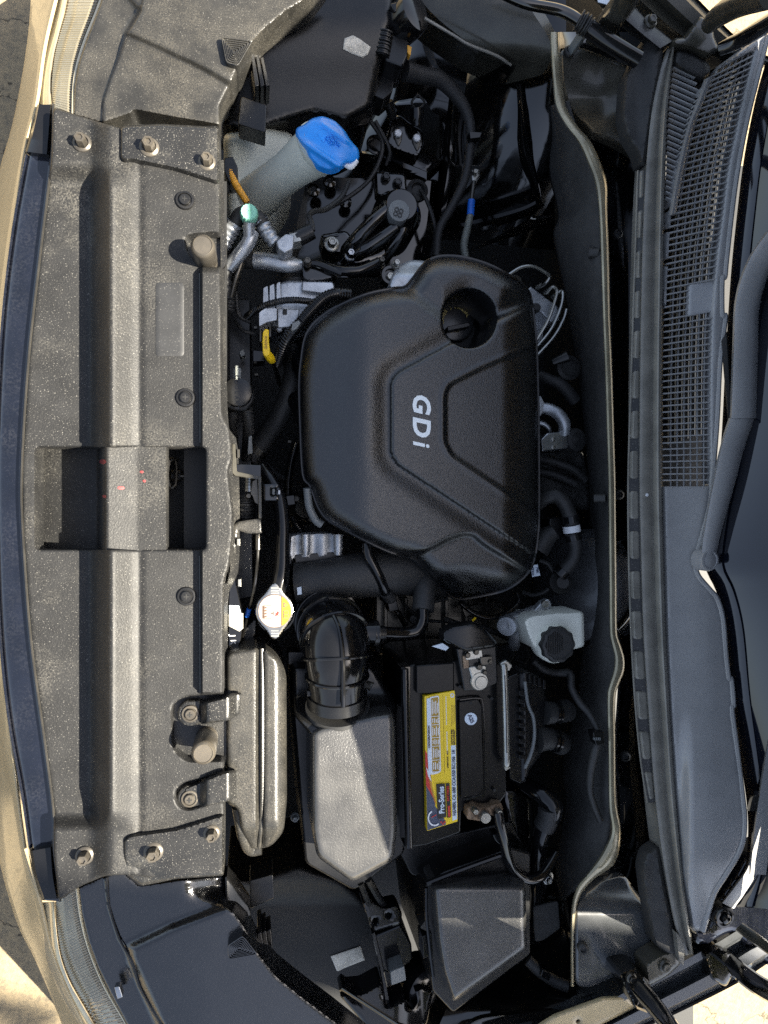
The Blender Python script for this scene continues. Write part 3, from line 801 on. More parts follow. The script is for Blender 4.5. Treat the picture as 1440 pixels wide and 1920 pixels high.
# upper inner wing
mk('inner_wing', strip([(700, -60, -.30), (700, 60, -.33), (690, 200, -.36), (600, 340, -.40), (540, 420, -.42)], [(1060, -60, -.10), (1060, 90, -.13), (1040, 210, -.17), (1040, 330, -.24), (1040, 470, -.34)], [(0, -.02), (.2, .02), (.35, .01), (.5, -.01), (.7, .015), (.9, .012), (1, 0)], 8), 'paint', body)
mk('side_rail', strip([(730, -60, -.10), (780, 20, -.11), (880, 95, -.12), (960, 125, -.13)], [(1000, -60, -.04), (1010, 0, -.05), (1040, 60, -.06), (1050, 100, -.07)], [(0, -.06), (.1, 0), (.5, .008), (.9, .004), (1, -.01)], 8, skirt=.05), 'paint_hazed', body)
mk('upper_ledge', strip([(960, 118, -.17), (965, 200, -.19), (975, 300, -.20), (1000, 360, -.21), (1005, 395, -.22)], [(990, 110, -.165), (997, 200, -.18), (1000, 290, -.19), (1012, 350, -.20), (1016, 385, -.22)], [(0, -.02), (.2, 0), (.5, .008), (.8, 0), (1, -.02)], 8), 'paint', body)
mk('upper_ledge', strip([(860, 420, -.25), (920, 405, -.24), (980, 388, -.23), (1012, 372, -.22)], [(864, 440, -.27), (922, 428, -.26), (990, 405, -.25), (1022, 385, -.24)], [(0, -.02), (.3, 0), (.7, 0), (1, -.03)], 8), 'paint', body)
mk('ledge_lip', strip([(976, 420, -.24), (1000, 406, -.235), (1040, 404, -.23)], [(880, 470, -.30), (960, 445, -.28), (1038, 416, -.25)], [(0, 0), (.2, .004), (1, 0)], 8), 'paint', body)
# long raised rib with bright reflection, and panel behind it
mk('side_rib', strip([(838, 170, -.27), (830, 230, -.28), (824, 300, -.29), (818, 390, -.31), (822, 410, -.32)], [(872, 180, -.27), (878, 230, -.28), (872, 320, -.29), (846, 395, -.31), (838, 412, -.32)], [(0, -.03), (.15, 0), (.35, .012), (.6, .012), (.85, 0), (1, -.03)], 8), 'paint', body)
mk('bracket_plate', field(rnd([(740, 190), (830, 175), (836, 300), (800, 330), (700, 330), (706, 280)], 8), lambda u, v: -.285 + 0 * u, 6, 8, .006, skirt_rel=.05), 'paint', body)
mk('cross_rib', strip([(660, 280, -.30), (730, 292, -.28), (800, 318, -.28)], [(664, 300, -.31), (730, 312, -.29), (800, 340, -.29)], [(0, -.015), (.2, 0), (.8, 0), (1, -.015)], 6), 'paint', body)
mk('longeron', strip([(560, 330, -.32), (540, 420, -.33), (520, 520, -.34)], [(830, 340, -.30), (820, 440, -.31), (800, 520, -.32)], [(0, -.08), (.06, 0), (.5, .01), (.92, 0), (1, -.06)], 6), 'paint', body)
# lower inner wing
mk('inner_wing', strip([(700, 1980, -.20), (760, 1880, -.24), (820, 1800, -.3), (980, 1600, -.36)], [(1100, 1980, -.05), (1080, 1850, -.10), (1070, 1760, -.20), (1060, 1600, -.32)], [(0, -.02), (.25, .015), (.5, -.01), (.75, .01), (1, 0)], 8), 'paint', body)
mk('side_rail', strip([(840, 1985, -.075), (880, 1912, -.075), (960, 1895, -.07), (1050, 1885, -.065), (1100, 1868, -.06)], [(860, 2040, -.09), (900, 1960, -.09), (980, 1940, -.085), (1060, 1930, -.08), (1130, 1910, -.075)], [(0, -.05), (.15, 0), (.5, .006), (1, 0)], 8), 'paint', body)
_bx = float(P(1120, 960, -.2)[0])
mk('bulkhead', ([(_bx, -.66, -.2), (1.25, -.66, -.2), (1.25, .66, -.2), (_bx, .66, -.2)], [[0, 1, 2, 3]]), 'flat_black', body, smooth=0)
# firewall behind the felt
mk('firewall', strip([(1020, -20, -.5), (1020, 500, -.5), (1020, 1000, -.5), (1020, 1920, -.5)], [(1130, -20, -.2), (1130, 500, -.2), (1130, 1000, -.2), (1120, 1920, -.2)], [(0, 0), (1, 0)], 6), 'flat_black', body)

felt = thing('firewall_insulator', 'dark grey felt insulation pad hung over the firewall', 'insulation', P(1090, 960, -.4))
fl = [(1026, 200), (1030, 260), (1028, 320), (1040, 372), (1046, 410), (1037, 440), (1048, 500), (1058, 545), (1068, 610), (1080, 690), (1090, 770), (1099, 850), (1104, 930), (1104, 1010), (1097, 1050), (1100, 1110), (1093, 1180), (1086, 1260), (1080, 1320), (1058, 1400), (1052, 1450), (1058, 1500), (1046, 1580), (1042, 1640), (1052, 1690)]
lip_c = [(1040, 60), (1042, 110), (1046, 160), (1052, 200), (1072, 236), (1096, 266), (1114, 305), (1127, 345), (1131, 400), (1134, 480), (1137, 600), (1141, 700), (1144, 800), (1147, 900), (1148, 1000), (1149, 1100), (1150, 1185), (1154, 1205), (1161, 1232), (1160, 1258), (1151, 1285), (1146, 1310), (1147, 1400), (1148, 1490), (1150, 1520)]
mk('pad', strip([(p[0], p[1], -.20 + .02 * math.sin(p[1] / 60)) for p in fl], [(1060, 190, -.055), (1075, 240, -.055), (1098, 275, -.055), (1112, 310, -.055)] + [(q[0] - 4, q[1], -.055) for q in lip_c[7:]] + [(1135, 1600, -.06), (1090, 1650, -.07)], [(0, -.03), (.05, 0), (.3, .02), (.6, .03), (.9, .02), (1, .012)], 6), 'felt', felt, solid=.006)
mk('stud_cover', tube([(1104, 474, -.06), (1118, 474, -.055), (1126, 474, -.05)], .0085, 14, straight=True), 'rubber', felt)
mk('stud_cover', tube([(1114, 934, -.06), (1126, 934, -.055), (1136, 934, -.05)], .007, 14, straight=True), 'rubber', felt)

# flange lip that runs down the bay, reflections coloured in as gold-grey
lipz = -.028
lw = [9, 9, 9, 10, 11, 12, 12, 11, 8, 8, 7, 7, 7, 7, 7, 7, 7, 8, 9, 10, 9, 8, 7, 7, 8]
L_l = [(c[0] - w, c[1], lipz) for c, w in zip(lip_c, lw)] + [(1146, 1560, lipz), (1128, 1600, -.03), (1100, 1640, -.032), (1082, 1662, -.034), (1072, 1700, -.036), (1070, 1760, -.038), (1070, 1850, -.04)]
L_r = [(c[0] + w, c[1], lipz - .003) for c, w in zip(lip_c, lw)] + [(1164, 1555, lipz), (1162, 1590, -.03), (1150, 1622, -.032), (1110, 1652, -.034), (1084, 1690, -.036), (1077, 1760, -.038), (1077, 1850, -.04)]
cowlp = body
mk('flange_lip', strip(L_l, L_r, [(0, -.014), (.12, -.002), (.35, .001), (.65, .001), (.88, -.002), (1, -.014)], 8), 'lip_sheen', cowlp)
ch_l = [(1042, 60, -.05), (1046, 130, -.05), (1058, 205, -.05), (1100, 262, -.05), (1128, 340, -.055), (1138, 480, -.06), (1148, 800, -.06), (1152, 1100, -.06), (1160, 1240, -.06), (1152, 1400, -.06), (1158, 1540, -.06), (1140, 1640, -.055), (1086, 1690, -.05), (1076, 1780, -.046), (1076, 1858, -.045)]
ch_r = [(1200, 60, -.03), (1215, 110, -.035), (1200, 200, -.04), (1195, 270, -.05), (1195, 360, -.06), (1192, 500, -.06), (1192, 800, -.06), (1200, 1100, -.06), (1208, 1300, -.06), (1222, 1450, -.06), (1240, 1600, -.055), (1240, 1700, -.05), (1230, 1790, -.045), (1180, 1840, -.042), (1090, 1870, -.042)]
mk('channel', strip(ch_l, ch_r, [(0, -.02), (.1, -.05), (.4, -.075), (.75, -.07), (1, -.03)], 8), 'paint', cowlp)
mk('corner_gusset', field(rnd([(1050, 95), (1075, 85), (1120, 100), (1195, 130), (1192, 250), (1200, 300), (1160, 275), (1105, 250), (1066, 205), (1052, 150)], 10), lambda u, v: -.045 + .02 * sm(u, 1120, 1200) - .05 * sm(v, 180, 290), 5, 6, .004, skirt_rel=.01), 'paint_hazed', cowlp)
mk('corner_gusset', field(rnd([(1078, 1700), (1092, 1672), (1130, 1648), (1170, 1640), (1215, 1700), (1228, 1780), (1225, 1800), (1105, 1852), (1080, 1848)], 10), lambda u, v: -.040 - .035 * (1 - sm(v, 1640, 1720)), 5, 5, .003, skirt_rel=.01), 'paint_sheen_dusty', cowlp)
for (u, v, z) in ((1066, 98, -.043), (1158, 440, -.10), (1160, 928, -.095), (1172, 1418, -.10), (1092, 1776, -.036)):
    c = P(u, v, z)
    mk('grommet', lathe(c, [(.008, -.004), (.0085, .003), (.007, .006), (.005, .007), (.004, .004), (0, .004)], (-.2, 0, 1), 20), 'rubber', cowlp)

# ---- prop rod
rod = thing('prop_rod', 'black round rod held in a plastic clip at the top of the bay', 'rod', P(1090, 60, -.05))
mk('rod', tube([(925, -20, .012), (985, 6, .012), (1050, 20, .012), (1090, 42, .012), (1130, 72, .010), (1190, 108, .004)], [.007, .0075, .0078, .0082, .0085, .0085], 14), 'paint', rod)
mk('sleeve', tube([(1104, 52, .011), (1140, 78, .008), (1196, 112, .004)], .0125, 16), 'plastic_gloss', rod)
mk('clip', tube([(1084, 38, .012), (1096, 46, .012), (1104, 52, .012)], .0135, 12, straight=True, ribs=.25, pitch=.006), 'rubber', rod)
mk('clip_foot', prism(rnd([(1086, 56), (1100, 48), (1106, 62), (1092, 72)], 3), .0, -.04), 'grey_plastic', rod, bevel=.001)

def vskin(pts):
    a = spline(PP(pts), 6); b = a.copy(); b[:, 2] = -.5
    n = len(a)
    return np.vstack([a, b]), [[i, i + 1, n + i + 1, n + i] for i in range(n - 1)]
# ---- fenders, seen edge-on beyond the bay
fen = thing('fender', 'black painted fender edge rail in the top right corner', 'fender', P(1250, 30, -.2), 'fender edges beside the hood hinges')
mk('rail', strip([(1130, -60, .0), (1190, 0, .0), (1260, 60, .0), (1340, 110, .0), (1400, 140, .0)], [(1230, -70, .012), (1290, -20, .012), (1350, 40, .012), (1400, 85, .012), (1450, 110, .012)], [(0, -.03), (.08, -.006), (.3, -.012), (.5, .004), (.8, .006), (1, -.01)], 8, skirt=.05), 'paint_hazed', fen)
mk('fender_skin', vskin([(1230, -70, .010), (1290, -20, .010), (1350, 40, .010), (1400, 85, .010), (1450, 110, .010)]), 'navy', fen)
mk('cover_strip', strip([(1150, 20, .012), (1196, 60, .012), (1235, 92, .012)], [(1190, 12, .012), (1222, 44, .012), (1262, 76, .012)], [(0, -.01), (.1, 0), (.9, 0), (1, -.01)], 6, skirt=.01), 'shield_end', fen)
hexbolt(fen, 1220, 40, .012, 9, .008, m='paint_hazed')
mk('paper_label', prism([(1118, -10), (1146, -4), (1144, 10), (1122, 4)], -.0, -.001), 'label_blue', fen, smooth=0)
fen2 = thing('fender', 'black painted fender edge rail in the bottom right corner, sun on its flank', 'fender', P(1280, 1880, -.2), 'fender edges beside the hood hinges')
mk('rail', strip([(930, 2010, -.03), (1060, 1925, -.025), (1160, 1862, -.02), (1260, 1808, -.01), (1340, 1765, .0), (1380, 1740, .0)], [(1000, 2040, -.02), (1130, 1960, -.015), (1270, 1895, -.005), (1380, 1840, .005), (1440, 1800, .012), (1470, 1790, .012)], [(0, -.03), (.06, -.002), (.22, .0), (.3, -.014), (.5, -.016), (.6, .002), (.85, .004), (1, -.012)], 8, skirt=.05), 'paint_sheen_dusty', fen2)
mk('fender_skin', vskin([(1000, 2045, -.02), (1132, 1964, -.017), (1272, 1899, -.007), (1382, 1844, .003), (1444, 1804, .010), (1480, 1790, .01)]), 'navy', fen2)
mk('mount_bracket', field(rnd([(1208, 1808), (1240, 1788), (1268, 1782), (1278, 1806), (1252, 1830), (1215, 1850)], 8), lambda u, v: -.004 + 0 * u, 4, 4, .004, skirt_rel=.03), 'paint_hazed', fen2)
hexbolt(fen2, 1247, 1811, -.003, 9, .006, m='paint_hazed')
mk('flange_plate', field(rnd([(1040, 1905), (1130, 1872), (1175, 1870), (1195, 1888), (1120, 1925), (1000, 1960), (985, 1940)], 6), lambda u, v: -.018 + 0 * u, 4, 3, .002, skirt_rel=.004, holes=[rnd([(1078, 1914), (1086, 1910), (1090, 1916), (1082, 1921)], 4)]), 'bumper', fen2, label='black fender flange, sunlight painted tan, with a round hole')  # tan colour stands in for sunlight on the black fender


# ---- hood (stands open, out of the picture) with its hinges
HOOD_A, HINGE_Z = 62.0, .11
HINGE_X = float(P(1590, 960, HINGE_Z)[0])
def hood_pt(y, s):
    a = math.radians(HOOD_A)
    return np.array([HINGE_X - s * math.cos(a), y, HINGE_Z + s * math.sin(a)])
def hood_s(u, v, z):
    """how far up the hood the shade edge seen at (u, v, z) comes from"""
    p = P(u, v, z); a = math.radians(HOOD_A)
    n = np.array([math.sin(a), 0, math.cos(a)]); o = hood_pt(0, 0)
    t = (o - p).dot(n) / (-LDIR).dot(n)
    q = p - LDIR * t
    return q[1], (q[2] - HINGE_Z) / math.sin(a)
edge = [(660, -60, -.04), (600, 0, -.05), (540, 70, -.06), (480, 150, -.06), (430, 220, -.06), (436, 300, -.05), (440, 420, -.05), (446, 700, -.05), (452, 930, -.05), (500, 1050, -.04), (562, 1130, -.04), (580, 1230, -.03), (655, 1350, .0), (690, 1480, .01), (738, 1625, .01), (800, 1740, -.05), (900, 1900, -.05)]
top = sorted(hood_s(*e) for e in edge)
ys = np.array([t[0] for t in top]); ss = np.array([t[1] for t in top])
hood = thing('hood', 'black hood standing open above the windshield base', 'hood', hood_pt(0, 0))
yy = np.linspace(-.68, .80, 60)
sy = np.interp(yy, ys, ss)
V, Fc = [], []
for y, s in zip(yy, sy):
    for k in range(9):
        s0 = .03 * float(sm(-y, .25, .6)); q = hood_pt(y, s0 + (s - s0) * k / 8)
        V.append(q + np.array([.02 * math.sin(k / 8 * math.pi), 0, 0]))
for i in range(59):
    for k in range(8):
        a = i * 9 + k; Fc.append([a, a + 1, a + 10, a + 9])
mk('hood_skin', (np.array(V), Fc), 'paint', hood, solid=.006)
for y in (-.55, -.2, .2, .55):
    s1 = float(np.interp(y, ys, ss)) * .85
    mk('stiffening_rib', tubew([hood_pt(y, .06) + [-.012, 0, 0], hood_pt(y * .8, s1 * .5) + [-.012, 0, 0], hood_pt(y * .6, s1) + [-.012, 0, 0]], .014, 8), 'paint_hazed', hood)

# ---- the tree whose trunk shades the lower headlamp (it also mirrors in the windshield)
tree = thing('tree', 'broad tree standing behind the car on the driver side', 'tree', (3.05, -1.357, -.78))
tx, ty = 3.05, -1.357
mk('trunk', tubew(np.array([(tx, ty, -.8), (tx, ty, 0.2), (tx - .02, ty, 1.6), (tx, ty + .02, 3.0), (tx + .05, ty, 4.4)]), [.22, .15, .135, .135, .12], 20), 'bark', tree)
for k in range(7):
    a = -2.9 + k * .42; r_ = 1.6
    mk('limb', tubew(np.array([(tx, ty, 3.4 + .12 * k), (tx + .5 * r_ * math.cos(a), ty + .5 * r_ * math.sin(a), 4.3 + .1 * k), (tx + r_ * math.cos(a), ty + r_ * math.sin(a), 4.9 + .1 * k)]), [.06, .04, .02], 8), 'bark', tree)
N_ = 9000
c_ = rng.normal(size=(N_, 3)); c_ /= np.linalg.norm(c_, axis=1)[:, None]
c_ *= (rng.uniform(.35, 1, N_) ** .5)[:, None] * np.array([2.2, 2.2, 1.1])
c_ += np.array([tx + .3, ty - 2.7, 5.6])
d1 = rng.normal(size=(N_, 3)); d1 /= np.linalg.norm(d1, axis=1)[:, None]
d2 = np.cross(d1, rng.normal(size=(N_, 3))); d2 /= np.linalg.norm(d2, axis=1)[:, None]
sz = rng.uniform(.06, .12, N_)[:, None]
Vv = np.stack([c_ - d1 * sz, c_ + d2 * sz * .5, c_ + d1 * sz, c_ - d2 * sz * .5], 1).reshape(-1, 3)
crown = bpy.data.meshes.new('crown'); crown.from_pydata(Vv.tolist(), [], [[4 * i, 4 * i + 1, 4 * i + 2, 4 * i + 3] for i in range(N_)])
crown.materials.append(MATS['leaf'])
co_ = bpy.data.objects.new('crown', crown); COL.objects.link(co_); co_.parent = tree
co_.location = (-tx, -ty, .78)
co_['kind'] = 'stuff'

# ================================================================== weatherstrip
ws = thing('cowl_weatherstrip', 'long grey rubber weatherstrip with rounded bulb along the cowl', 'weatherstrip', P(1220, 960, -.05))
wl = [(1252, 88, .0), (1240, 120, .0), (1224, 190, .0), (1213, 280, .0), (1206, 400, .0), (1202, 520, .0), (1199, 700, .0), (1198, 900, .0), (1201, 1050, .0), (1206, 1200, .0), (1216, 1350, .0), (1226, 1480, .0), (1236, 1570, .0), (1250, 1660, .0), (1266, 1740, .0), (1284, 1792, .0)]
wr = [(1266, 88, .004), (1262, 120, .004), (1254, 190, .004), (1249, 280, .004), (1246, 400, .004), (1245, 520, .004), (1243, 700, .004), (1243, 900, .004), (1246, 1050, .004), (1251, 1200, .004), (1259, 1350, .004), (1267, 1480, .004), (1275, 1570, .004), (1284, 1660, .004), (1294, 1740, .004), (1300, 1788, .004)]
mk('strip_body', strip(wl, wr, [(0, -.010), (.04, 0), (.10, .001), (.42, .001), (.50, -.003), (.56, -.003), (.62, .002), (.72, .008), (.82, .010), (.92, .008), (1, -.006)], 8, skirt=.03), 'seal', ws, smooth=60)
el = [(1196, 320, -.014), (1192, 450, -.016), (1187, 600, -.016), (1182, 760, -.016), (1178, 900, -.016), (1179, 1050, -.016), (1184, 1200, -.016), (1192, 1330, -.016), (1202, 1430, -.014), (1214, 1505, -.012)]
er_ = [(1211, 320, -.008), (1206, 450, -.008), (1203, 600, -.008), (1201, 760, -.008), (1199, 900, -.008), (1202, 1050, -.008), (1208, 1200, -.008), (1217, 1330, -.008), (1224, 1430, -.008), (1230, 1505, -.008)]
mk('edge_flange', strip(el, er_, [(0, -.012), (.03, 0), (1, 0)], 8), 'shield_end', ws)
mk('flange_bead', tube([(p[0], p[1], p[2] + .001) for p in el], .0016, 6), 'seal', ws)
els, ers = spline(el, 20), spline(er_, 20)
vv_ = [345 + 75.2 * k for k in range(16)]
for k, v in enumerate(vv_):
    if v > 1490: break
    def at_(c, q): return np.interp(q, c[:, 1], c[:, 0])
    v0, v1 = v - 26, v + 26
    o = rnd([(at_(els, v0) + 4.5, v0), (at_(ers, v0) - .5, v0), (at_(ers, v1) - .5, v1), (at_(els, v1) + 4.5, v1)], 5)
    mk('embossed_pad', field(o, lambda uu, w: -.0085 + 0 * uu, 3, 3, .002, skirt_rel=.006), 'seal', ws)
mk('clip_dot', lathe(P(1213, 928, .0025), [(.0025, -.003), (.0025, .0005), (0, .001)], n=10), 'white', ws)
# end flaps of the strip
mk('end_flap', field(rnd([(1196, 95), (1214, 62), (1236, 56), (1246, 78), (1240, 120), (1224, 200), (1210, 300), (1206, 330), (1195, 285), (1176, 255), (1166, 215), (1172, 140)], 10), lambda u, v: -.008 + .012 * sm(u, 1190, 1235), 5, 5, .004, skirt_rel=.02), 'rubber', ws)
mk('end_flap', field(rnd([(1212, 1600), (1234, 1585), (1246, 1660), (1264, 1745), (1284, 1795), (1278, 1800), (1250, 1790), (1225, 1768), (1210, 1680), (1204, 1630)], 8), lambda u, v: -.012 + .008 * sm(u, 1215, 1260), 5, 5, .004, skirt_rel=.02), 'rubber', ws)
mk('torn_tip', prism(rnd([(1268, 1748), (1276, 1758), (1284, 1778), (1282, 1812), (1274, 1800)], 3), .006, -.012), 'white' if False else 'seal', ws, bevel=.001)

# ================================================================== cowl cover with grille
cowl = thing('cowl_cover', 'grey plastic cowl cover with slatted air grille below the windshield', 'cowl cover', P(1300, 960, -.03))
c_r = [(1446, 52), (1424, 140), (1402, 230), (1385, 320), (1374, 400), (1364, 490), (1361, 520), (1356, 525), (1356, 590), (1362, 596), (1352, 680), (1347, 780), (1341, 860), (1334, 940), (1322, 992), (1309, 1040), (1306, 1060), (1312, 1080), (1332, 1104), (1346, 1122), (1357, 1160), (1363, 1230), (1368, 1270), (1373, 1275), (1377, 1320), (1374, 1330), (1383, 1400), (1394, 1490), (1398, 1530), (1396, 1570), (1386, 1600), (1362, 1640), (1342, 1672), (1330, 1710), (1320, 1745)]
c_l = [(1298, 1745), (1288, 1680), (1282, 1620), (1275, 1560), (1266, 1470), (1257, 1340), (1250, 1200), (1246, 1050), (1243, 920), (1243, 600), (1245, 500), (1250, 420), (1262, 330), (1284, 240), (1312, 168), (1340, 128), (1390, 92)]
def cowl_z(u, v):
    z = .012 + .010 * sm(u, 1250, 1340)
    z = z + .016 * sm(v, 1300, 1500) * sm(u, 1270, 1300) * (1 - sm(v, 1600, 1720))
    z = z - .01 * sm(v, 1640, 1745)
    return z
gr_l = spline([(1334, 136), (1302, 200), (1282, 262), (1268, 335), (1258, 410), (1252, 500), (1248, 600), (1246, 700), (1245, 800), (1245, 912)], 12)
gr_r = spline([(1416, 92), (1397, 170), (1380, 250), (1366, 320), (1356, 400), (1345, 480), (1338, 560), (1334, 640), (1332, 760), (1332, 912)], 12)
hole = np.vstack([gr_l, gr_r[::-1]])
mk('cover_panel', field(np.array(c_r + c_l), cowl_z, 4, 7, .008, skirt_rel=.02, holes=[hole], hole_er=4, hole_drop=.002), 'cowl', cowl, smooth=50)
mk('blank_tile', field(rnd([(1293, 534), (1340, 522), (1338, 584), (1291, 592)], 2), lambda u, v: .016 + 0 * u, 3, 2, .001, skirt_rel=.006), 'tile_grey', cowl)
# the front lip of the cover (bright rounded edge)
mk('rear_bead', tube([(p[0] - 3, p[1], cowl_z(np.array(float(p[0])), np.array(float(p[1]))) - .002) for p in c_r[::1]], .0045, 8), 'cowl', cowl)
mk('upper_ridge', strip([(1252, 405, .01), (1266, 320, .012), (1286, 240, .014), (1306, 185, .016), (1318, 150, .016)], [(1268, 400, .02), (1282, 320, .022), (1300, 240, .024), (1320, 190, .026), (1338, 142, .026)], [(0, -.03), (.15, 0), (.5, .006), (.85, 0), (1, -.01)], 8), 'cowl', cowl)
def gl(t):
    n = len(gr_l) - 1
    i = min(int(t * n), n - 1); f = t * n - i
    return gr_l[i] + (gr_l[i + 1] - gr_l[i]) * f
def arc(c):
    s = np.r_[0, np.cumsum(np.linalg.norm(np.diff(c, axis=0), axis=1))]
    return s / s[-1]
sl, sr = arc(gr_l), arc(gr_r)
NS = 68
for k in range(1, NS):
    t = k / NS
    a = np.array([np.interp(t, sl, gr_l[:, i]) for i in (0, 1)])
    b = np.array([np.interp(t, sr, gr_r[:, i]) for i in (0, 1)])
    if 528 < b[1] < 584:
        b = a + (b - a) * ((1293 - a[0]) / (b[0] - a[0]))
    za, zb = float(cowl_z(a[0], a[1])) - .002, float(cowl_z(b[0], b[1])) - .002
    pa, pb = P(a[0], a[1], za), P(b[0], b[1], zb)
    d, e, n_ = frame(pb - pa)
    mk('slat', obox((pa + pb) / 2 - n_ * .003, d, e, n_, np.linalg.norm(pb - pa) + .004, .0019, .007), 'cowl', cowl, smooth=0)
for k in range(1, 7):
    t = k / 7
    for (i0, i1) in ((0, len(gr_l) - 1),):
        pts = gr_l + (gr_r - gr_l) * t
        pts = [(p[0], p[1], float(cowl_z(p[0], p[1])) - .008) for p in pts[::6]]
        mk('grille_rib', tube(pts, .0014, 5, k=2), 'cowl', cowl)
mk('drip_tray', prism(np.vstack([gr_l + [-14, 0], (gr_r + [14, 0])[::-1]]), -.03, -.04), 'flat_black', cowl, smooth=0)
for k in range(7):
    t = (k + .5) / 7
    pts = gr_l + (gr_r - gr_l) * t
    w = PP([(p[0], p[1]) for p in pts[::10]], -.022)
    mk('tray_rib', tubew(w, .0022, 5), 'steel_dark', cowl)
# side grille between the weatherstrip and the ridge
mk('side_tray', field(rnd([(1262, 120), (1310, 148), (1286, 236), (1254, 390), (1248, 400), (1250, 300)], 3), lambda u, v: -.018 + 0 * u, 5, 3, .002), 'flat_black', cowl)
for k in range(24):
    v = 128 + k * 10.6
    u0 = np.interp(v, [120, 190, 280, 400], [1262, 1254, 1249, 1247]); u1 = np.interp(v, [120, 150, 240, 320, 400], [1300, 1308, 1287, 1268, 1252])
    if u1 - u0 < 5: continue
    pa, pb = P(u0, v, .0), P(u1, v + (u1 - u0) * .45, .004)
    d, e, n_ = frame(pb - pa)
    mk('side_slat', obox((pa + pb) / 2, d, e, n_, np.linalg.norm(pb - pa), .0017, .006), 'cowl', cowl, smooth=0)
mk('corner_boot', field(rnd([(1268, 92), (1300, 100), (1330, 120), (1334, 138), (1318, 150), (1296, 142), (1262, 120)], 10), lambda u, v: .014 + 0 * u, 4, 8, .008, skirt_rel=.03), 'rubber', cowl)

# ================================================================== windshield and wipers
wind = thing('windshield', 'dark windshield glass with black border at the right edge', 'windshield', P(1430, 900, .02))
w_l = [(1470, 20, .0), (1446, 90, .0), (1420, 180, .0), (1398, 290, .0), (1384, 400, .0), (1372, 520, .0), (1362, 680, .0), (1352, 850, .0), (1330, 990, .0), (1324, 1060, .0), (1345, 1110, .0), (1362, 1180, .0), (1374, 1300, .0), (1390, 1420, .0), (1404, 1530, .0), (1400, 1620, .0), (1380, 1700, .0)]
w_r = [(1700, 0, .16), (1690, 90, .16), (1680, 180, .16), (1670, 290, .16), (1660, 400, .16), (1655, 520, .16), (1650, 680, .16), (1650, 850, .16), (1650, 990, .16), (1650, 1060, .16), (1650, 1110, .16), (1650, 1180, .16), (1650, 1300, .16), (1655, 1420, .16), (1660, 1530, .16), (1665, 1620, .16), (1670, 1720, .16)]
mk('glass_pane', strip(w_l, w_r, [(0, 0), (.1, .004), (.3, .008), (1, 0)], 8), 'glass', wind)
mk('glass_border', strip([(p[0] - 2, p[1], .003) for p in w_l], [(p[0] + 30, p[1], .024) for p in w_l], [(0, 0), (.5, .002), (1, .0)], 8), 'navy', wind)

def blade_arm(name, label, root, parts):
    return None
wip = thing('wiper_arm', 'long grey wiper arm with round pivot cap crossing the cowl middle', 'wiper', P(1326, 1048, .02), 'wiper arms at the windshield base')
mk('arm_head', strip([(1311, 1062, .04), (1318, 1000, .044), (1336, 900, .048), (1352, 830, .05), (1366, 784, .052)], [(1340, 1062, .04), (1352, 1000, .044), (1380, 900, .048), (1396, 840, .05), (1416, 784, .052)], [(0, -.02), (.08, -.002), (.3, .001), (.7, .001), (.92, -.003), (1, -.022)], 8), 'cowl', wip)
mk('arm_bar', strip([(1368, 784, .053), (1373, 650, .06), (1378, 560, .066), (1400, 490, .074), (1440, 430, .084), (1490, 380, .09)], [(1419, 784, .053), (1422, 650, .06), (1424, 580, .066), (1440, 520, .074), (1470, 470, .084), (1510, 440, .09)], [(0, -.022), (.07, -.002), (.25, .001), (.75, .001), (.93, -.003), (1, -.022)], 8), 'cowl', wip)
mk('pivot_cap', lathe(P(1326, 1050, .036), [(.0165, -.015), (.0165, .002), (.0150, .006), (.0125, .0065), (.0118, .0055), (.006, .0075), (0, .008)], (0.1, 0, 1), 32), 'cowl', wip)
mk('rubber_blade', strip([(1352, 640, .03), (1362, 760, .028), (1366, 800, .028)], [(1364, 620, .034), (1372, 760, .03), (1372, 800, .03)], [(0, -.008), (.2, 0), (.8, 0), (1, -.008)], 6), 'rubber', wip)
wip2 = thing('wiper_arm', 'short visible wiper arm with black pivot nut in the lower right', 'wiper', P(1352, 1716, .02), 'wiper arms at the windshield base')
mk('arm_bar', strip([(1404, 1640, .03), (1412, 1560, .04), (1420, 1500, .045), (1436, 1400, .05), (1448, 1340, .055)], [(1440, 1640, .03), (1450, 1560, .04), (1460, 1500, .045), (1476, 1400, .05), (1490, 1340, .055)], [(0, -.02), (.08, 0), (.9, 0), (1, -.02)], 8), 'cowl', wip2)
mk('arm_joint', strip([(1400, 1520, .034), (1406, 1496, .038), (1412, 1490, .04)], [(1450, 1524, .034), (1456, 1500, .038), (1460, 1494, .04)], [(0, -.02), (.1, 0), (.9, 0), (1, -.02)], 6), 'shield_end', wip2)
mk('arm_head', strip([(1352, 1692, .022), (1376, 1660, .026), (1402, 1620, .03), (1410, 1560, .036)], [(1376, 1704, .022), (1396, 1680, .026), (1424, 1640, .03), (1444, 1570, .036)], [(0, -.02), (.12, 0), (.8, 0), (1, -.02)], 8), 'cowl', wip2)
mk('pivot_nut', lathe(P(1354, 1716, .016), [(.0175, -.01), (.0175, .004), (.0160, .007), (.0125, .007), (.0115, .004), (.0085, .004), (.0075, .010), (.005, .011), (0, .011)], (0.1, -.1, 1), 32), 'plastic_gloss', wip2)
mk('scuttle_skin', field(rnd([(1300, 1740), (1326, 1740), (1345, 1690), (1380, 1640), (1400, 1600), (1480, 1560), (1490, 1840), (1440, 1810), (1400, 1775), (1376, 1745), (1356, 1752), (1322, 1772), (1305, 1770)], 8), lambda u, v: .000 + .01 * sm(u, 1380, 1460), 6, 5, .004, skirt_rel=.03), 'navy', cowlp)

